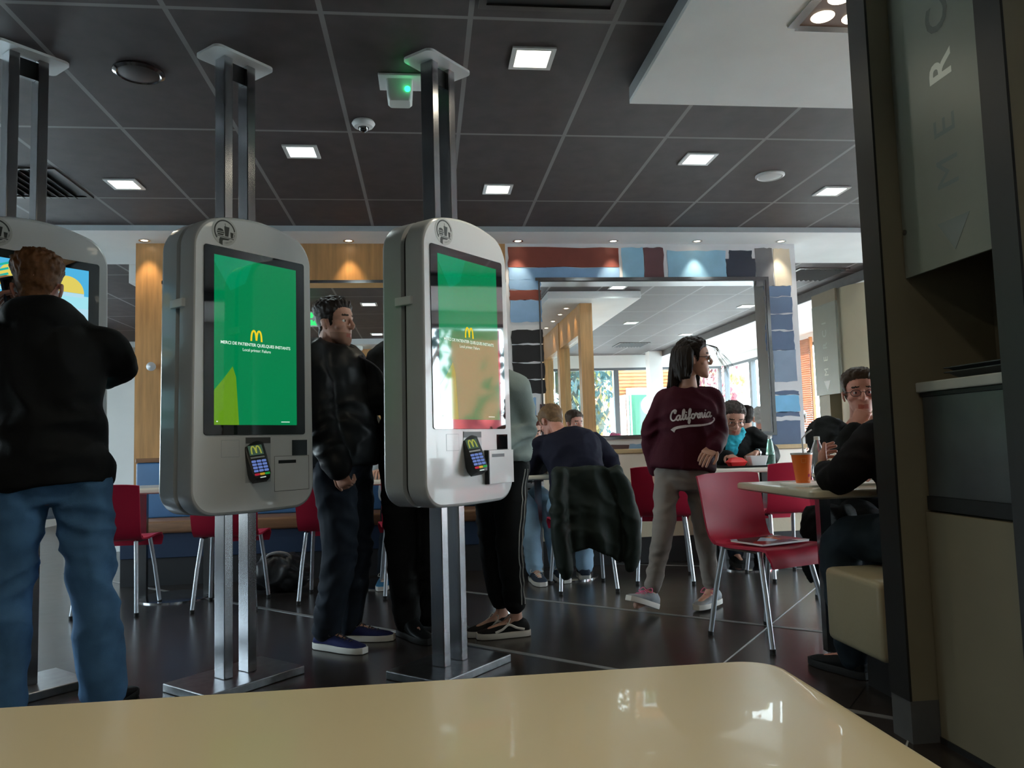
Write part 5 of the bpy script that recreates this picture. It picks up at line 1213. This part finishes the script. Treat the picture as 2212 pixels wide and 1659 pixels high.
# 7 man with the turquoise scarf
P = person('person', 'person with glasses and a turquoise scarf looking down at food by the wall opening', (2.44, 6.08, 0), dict(fwd=(-.1, -.99, 0), pel=(2.44, 6.08, .55), shc=(2.45, 6.02, 1.0), shR=(2.25, 6.02, .965), shL=(2.65, 6.0, .965), elR=(2.16, 5.88, .80), wrR=(2.30, 5.66, .83), elL=(2.745, 5.86, .80), wrL=(2.53, 5.72, .845), knR=(2.34, 5.72, .52), knL=(2.54, 5.72, .52), anR=(2.34, 5.75, .09), anL=(2.54, 5.75, .09),
    head=(2.435, 5.955, 1.0), hf=(-.10, -.88, -.42), hup=(0, -.42, .9)), 'mid', 1.10, hands=[(((2.53, 5.72, .845), (-.85, -.3, -.25), (0, -.2, -1), 1), dict(curl=.45)), (((2.30, 5.66, .83), (-.1, -.9, -.2), (0, .1, -1), -1), dict(curl=.45))], stubble=(.26, .15, .12), headvox=.0045)
hair(P, HG, top=.014, side=.006)
glasses(P, M['black'])
garment(P, 'sweater', BLK, lambda b, J: (torso(b, J, .02, -.05, 1.07, 1.08), sleeve(b, J, 'L', [.075, .085, .07, .048], .75), sleeve(b, J, 'R', [.075, .085, .07, .048], .9)), amp=.009, seed=24)
garment(P, 'trousers', JEAN_D, lambda b, J: legs_g(b, J, [.095, .075, .06], t0=-.2, t1=.1), amp=.006, seed=25)
for s in 'LR': shoe(P, s, BLK, SOLED)
sb = NB(); c = V((2.44, 5.99, 1.0)); seglimb(sb, [c+V((-.085, .0, .0)), c+V((-.05, -.10, -.025)), c+V((.03, -.115, -.03)), c+V((.09, -.03, .02)), c+V((.05, .06, .05)), c+V((-.06, .06, .05)), c+V((-.085, .0, .0))], [.03]*7); seglimb(sb, [c+V((-.03, -.11, -.02)), c+V((-.05, -.13, -.10)), c+V((-.06, -.11, -.19))], [.028, .033, .038]); seglimb(sb, [c+V((.07, -.08, .0)), c+V((.0, -.13, -.06)), c+V((-.03, -.12, -.15))], [.028, .03, .03])
sb = fuse(sb, .007, 2, .006, 16, 3, .003, 45); local(sb, P[0].location); obj('scarf', sb, tone('turquoise_knit', (.03, .33, .42), .8, var=.25, vscale=30), P[0])
b = NB(); w0 = V((2.555, 5.735, .843))-P[0].location; lathe(b, [(.030, -.008), (.033, -.006), (.033, .006), (.030, .008)], 20, w0, cap=False, R=V((-.85, -.3, -.1)).to_track_quat('Z', 'Y').to_matrix()); obj('wristwatch', b, M['chrome'], P[0], 40)

# 8 man with a hand before his mouth
P = person('person', 'person in black with glasses holding a fist before the mouth, half hidden by the partition', (2.40, 4.08, 0), dict(fwd=(-.25, -.96, 0), pel=(2.42, 4.12, .52), shc=(2.41, 4.08, 1.0), shR=(2.215, 4.10, .975), shL=(2.60, 4.05, .975), elR=(2.14, 3.88, .785), wrR=(2.30, 3.90, 1.005), elL=(2.66, 3.85, .78), wrL=(2.5, 3.68, .80), knR=(2.30, 3.74, .50), knL=(2.52, 3.70, .50), anR=(2.30, 3.80, .09), anL=(2.52, 3.76, .09),
    head=(2.415, 4.045, 1.068), hf=(-.38, -.92, -.05)), 'ruddy', 1.08, hands=[(((2.30, 3.90, 1.005), (.42, -.02, .90), (.6, .75, -.25), -1), dict(curl=1.0, thumb=-.6, s=1.05)), (((2.5, 3.68, .80), (-.6, -.6, -.1), (0, 0, -1), 1), dict(curl=.3))], headvox=.0045, stubble=None)
hair(P, HBR, top=.02, side=.008)
glasses(P, M['black'], tone('rosy_lens', (.35, .12, .16), .1, alpha=.35))
garment(P, 'sweater', BLK, lambda b, J: (torso(b, J, .025, -.1, 1.08, 1.15), sleeve(b, J, 'R', [.085, .098, .078, .05], .88), sleeve(b, J, 'L', [.08, .09, .07, .05])), amp=.009, seed=31)
garment(P, 'trousers', BLK, lambda b, J: legs_g(b, J, [.10, .08, .065], t0=-.2, t1=.1), amp=.006, seed=32)
for s in 'LR': shoe(P, s, BLK, SOLED)
chair(2.44, 4.20, PI-.2, 'red chair under the man holding a fist before his mouth')
# black coat hanging over his knee
cb = NB(); rings = []
for z, w, d in ((.60, .12, .05), (.56, .14, .075), (.45, .15, .08), (.33, .155, .075), (.26, .12, .05)):
    rings.append([V((w*math.cos(a), d*math.sin(a)*(1+.2*math.sin(5*a)), z+.04*math.cos(a)*(1 if z < .4 else 0))) for a in [2*PI*i/40 for i in range(40)]])
ringloft(cb, rings); cb = fuse(cb, .010, 3, .010, 9, 4); o = tag(obj('coat', cb, BLK), 'black coat hanging over the knee beside the nearest red chair', 'coat'); o.location = (2.06, 3.80, 0)

# 9 man in a dark jacket on the cream seat, mostly behind the partition
P = person('person', 'person in a dark jacket and jeans on the cream seat, cut by the partition', (1.90, 2.82, 0), dict(fwd=(-.25, .97, 0), pel=(1.92, 2.74, .545), shc=(1.93, 2.84, .985), shL=(1.765, 2.85, .94), shR=(2.11, 2.86, .94), elL=(1.615, 2.90, .785), wrL=(1.675, 3.10, .81), elR=(2.2, 3.05, .80), wrR=(2.05, 3.2, .81), knL=(1.70, 3.10, .545), knR=(1.92, 3.16, .54), anL=(1.695, 3.00, .09), anR=(1.9, 3.05, .09), toeL=(-.35, .9, 0), toeR=(0, 1, 0),
    head=(1.94, 2.90, 1.04), hf=(-.2, .95, -.1)), 'ruddy', 1.02, hands=[(((1.675, 3.10, .81), (.12, .55, .62), (.9, -.3, .1), -1), dict(curl=.45, thumb=.4)), (((2.05, 3.2, .81), (-.5, .8, 0), (0, 0, -1), -1), dict(curl=.4))], headvox=.006)
hair(P, HBR)
def jk9(b, J):
    torso(b, J, .028, -.16, 1.08, 1.12); sleeve(b, J, 'L', [.075, .085, .066, .047]); sleeve(b, J, 'R', [.08, .09, .07, .05])
    seglimb(b, [V((1.78, 2.72, .62)), V((1.76, 2.70, .50)), V((1.76, 2.64, .49))], [.07, .06, .05])
garment(P, 'jacket', tone('black_wool', (.009, .009, .012), .85, bump=.15, bscale=250), jk9, amp=.008, seed=35)
b = NB(); J = P[1]; tube(b, [p-P[0].location for p in catmull([V((1.845, 2.80, 1.075)), V((1.83, 2.88, 1.07)), V((1.85, 2.95, 1.035))], 6)], .012, 8); obj('collar_trim', b, tone('grey_collar', (.10, .10, .11), .7), P[0], 50)
garment(P, 'trousers', tone('faded_dark_denim', (.018, .028, .038), .8, var=.3), lambda b, J: legs_g(b, J, [.10, .085, .066], t0=-.2, t1=.1), amp=.006, seed=36)
for s in 'LR': shoe(P, s, BLK, SOLED)
for k, c_ in enumerate(((.03, .03, .035), (.5, .35, .2))):
    b = NB(); w0 = V((1.680+.005*k, 3.112+.014*k, .826+.014*k))-P[0].location; lathe(b, [(.033, -.005), (.037, 0), (.033, .005)], 20, w0, cap=False, R=V((.12, .55, .62)).to_track_quat('Z', 'Y').to_matrix()); obj('bracelet', b, tone('bracelet_%d' % k, c_, .4), P[0], 50)
# food wrapper beside his hand
b = NB(); tube(b, [(0, 0, .0), (.03, .01, .05), (.05, .02, .08)], [.03, .035, .02], 12, dome=True); g = fuse(b, .006, 1, .008, 30, 2); o = tag(obj('food_wrapper', g, M['paper']), 'crumpled white food wrapper beside the orange cup', 'wrapper'); o.location = (1.77, 3.26, .783)

# 10 person opposite the hunched man
P = person('person', 'person in a striped grey top and light jeans on the bench opposite the hunched man', (.74, 6.12, 0), dict(fwd=(.1, -.99, 0), pel=(.74, 6.10, .55), shc=(.76, 5.98, .93), shR=(.60, 5.97, .90), shL=(.93, 5.97, .90), elR=(.56, 5.82, .78), wrR=(.70, 5.62, .80), elL=(1.0, 5.82, .78), wrL=(.92, 5.66, .80), knR=(.72, 5.52, .52), knL=(.88, 5.60, .52), anR=(.74, 5.42, .09), anL=(.92, 5.5, .09), head=(.80, 5.90, .955), hf=(.2, -.9, -.35), hup=(0, -.3, .95)), 'fair', .95, hands=[(((.70, 5.62, .80), (.5, -.7, -.1), (0, 0, -1), -1), dict(curl=.3)), (((.92, 5.66, .80), (-.3, -.8, 0), (0, 0, -1), 1), dict(curl=.3))], headvox=.006, w=.9)
hair(P, tone('hair_chestnut', (.09, .03, .02), .5), top=.02, side=.016)
garment(P, 'striped_top', [tone('grey_top', (.42, .43, .43), .8), BLK], lambda b, J: (torso(b, J, .022, -.05, 1.07, 1.), sleeve(b, J, 'L', [.06, .07, .06, .042]), sleeve(b, J, 'R', [.06, .07, .06, .042])), amp=.007, seed=41, mi=lambda c: 1 if (c.z*1.0) % .055 < .014 else 0)
garment(P, 'trousers', JEAN_L, lambda b, J: legs_g(b, J, [.09, .075, .058], t0=-.2, t1=.1), amp=.006, seed=42)
for s in 'LR': shoe(P, s, tone('dark_trainer', (.03, .04, .06), .7), SOLE, lace=LACE)
# 11 person in grey seated behind the man in black
P = person('person', 'person in a grey padded top behind the man in black, only an arm showing', (-.17, 6.12, 0), dict(fwd=(-.1, -.99, 0), pel=(-.17, 6.10, .55), shc=(-.17, 6.02, 1.0), shR=(-.35, 6.0, .96), shL=(.02, 6.0, .96), elR=(-.375, 5.80, .82), wrR=(-.33, 5.62, .80), elL=(.08, 5.85, .78), wrL=(-.05, 5.66, .80), knR=(-.26, 5.70, .52), knL=(-.06, 5.70, .52), anR=(-.30, 5.55, .09), anL=(-.06, 5.75, .09), head=(-.16, 5.97, 1.04), hf=(-.2, -.9, -.25)), 'fair', 1., hands=[(((-.33, 5.62, .80), (-.1, -.9, 0), (0, 0, -1), -1), dict(curl=.3)), (((-.05, 5.66, .80), (-.4, -.8, 0), (0, 0, -1), 1), dict(curl=.3))], headvox=.006)
hair(P, HBR)
garment(P, 'padded_top', tone('grey_nylon', (.20, .21, .22), .5), lambda b, J: (torso(b, J, .03, -.05, 1.07, 1.05), sleeve(b, J, 'L', [.075, .085, .075, .05]), sleeve(b, J, 'R', [.075, .085, .075, .05])), amp=.012, seed=45)
garment(P, 'trousers', JEAN_D, lambda b, J: legs_g(b, J, [.09, .075, .06], t0=-.2, t1=.1), amp=.006, seed=46)
for s in 'LR': shoe(P, s, tone('blue_trainer', (.05, .18, .32), .6), SOLE, lace=LACE)
# more guests in the far part of the room
def guest(x, y, f, cl, label, hm, top, hsrc=1., sk='fair', seed=50):
    F_ = V((f[0], f[1], 0)).normalized(); R_ = V((F_.y, -F_.x, 0)); B = V((x, y, 0))
    q = lambda r, fo, z: B+R_*r+F_*fo+V((0, 0, z))
    P = person('person', label, (x, y, 0), dict(fwd=F_, pel=q(0, 0, .55), shc=q(0, .05, 1.0), shR=q(.18, .05, .96), shL=q(-.18, .05, .96), elR=q(.24, .15, .76), wrR=q(.1, .36, .80), elL=q(-.24, .15, .76), wrL=q(-.1, .36, .80), knR=q(.1, .40, .5), knL=q(-.1, .40, .5), anR=q(.1, .38, .09), anL=q(-.1, .38, .09), head=q(0, .10, 1.05), hf=F_-V((0, 0, .2))), sk, 1., hands=[((q(.1, .36, .80), F_-R_*.3, (0, 0, -1), -1), dict(curl=.4)), ((q(-.1, .36, .80), F_+R_*.3, (0, 0, -1), 1), dict(curl=.4))], headvox=.006, vox=.014)
    hair(P, hm)
    garment(P, 'top', top, lambda b, J: (torso(b, J, .025, -.05, 1.07, 1.05), sleeve(b, J, 'L', [.07, .08, .066, .045]), sleeve(b, J, 'R', [.07, .08, .066, .045])), vox=.014, amp=.008, seed=seed)
    garment(P, 'trousers', JEAN_D, lambda b, J: legs_g(b, J, [.09, .075, .06], t0=-.2, t1=.1), vox=.014, amp=.006, seed=seed+1)
    for s in 'LR': shoe(P, s, BLK, SOLED)
    chair(x-F_.x*.06, y-F_.y*.06, math.atan2(-F_.x, F_.y), cl)
    return P
guest(4.92, 9.65, (-.6, -.8), 'red chair of the person by the far right windows', 'person with dark hair in black by the far right windows', HB, BLK)
guest(1.47, 7.95, (.45, -.9), 'red chair of the person in yellow beyond the wall opening', 'person with brown hair in a yellow top seen through the wall opening', HBR, tone('yellow_top', (.55, .50, .04), .8), sk='ruddy', seed=52)
guest(3.62, 8.05, (.55, .83), 'red chair of the grey haired person beyond the wall opening', 'person with grey hair looking right, seen through the wall opening', tone('hair_grey', (.35, .33, .31), .5), tone('beige_top', (.35, .28, .2), .8), sk='ruddy', seed=54)
guest(3.28, 7.55, (.2, 1), 'red chair of the dark haired person facing away beyond the wall opening', 'person with dark hair facing away, low in the wall opening', HB, BLK, seed=57)
SKY = 24.0
# ------------------------------------------------------------------ daylight
w = bpy.data.worlds.new('sky'); scn.world = w; w.use_nodes = True; nt = w.node_tree; bg = nt.nodes['Background']
tc = nt.nodes.new('ShaderNodeTexCoord'); sp = nt.nodes.new('ShaderNodeSeparateXYZ'); nt.links.new(tc.outputs['Generated'], sp.inputs[0])
r = nt.nodes.new('ShaderNodeValToRGB'); r.color_ramp.elements[0].position = 0; r.color_ramp.elements[0].color = (.75, .82, .86, 1); r.color_ramp.elements[1].position = .6; r.color_ramp.elements[1].color = (.62, .80, 1., 1)
nt.links.new(sp.outputs[2], r.inputs[0]); nt.links.new(r.outputs[0], bg.inputs[0]); bg.inputs[1].default_value = SKY
def portal(c, s, rot):
    L = bpy.data.lights.new('portal', 'AREA'); L.shape = 'RECTANGLE'; L.size, L.size_y = s; L.cycles.is_portal = True
    o = bpy.data.objects.new('portal', L); COL.objects.link(o); o.location = c; o.rotation_euler = rot
portal(((1.0+XR)/2, YF+.16, ZH/2), (XR-1.0, ZH), (PI/2, 0, PI))
portal((XR+.16, (YR+YF)/2, ZH/2), (YF-YR, ZH), (PI/2, 0, PI/2))
for a0, a1 in lw: portal((XL-.16, (a0+a1)/2, 1.4), (a1-a0, 1.8), (PI/2, 0, -PI/2))
scn.cycles.max_bounces = 10; scn.cycles.diffuse_bounces = 4; scn.cycles.glossy_bounces = 5; scn.cycles.transparent_max_bounces = 12
scn.cycles.sample_clamp_indirect = 6.; scn.cycles.use_denoising = True
L = bpy.data.lights.new('sun', 'SUN'); L.energy = 70; L.color = (1, .92, .80); L.angle = math.radians(.6)
o = bpy.data.objects.new('sun', L); COL.objects.link(o); o.rotation_euler = V((-.72, -.45, -.55)).to_track_quat('-Z', 'Y').to_euler()
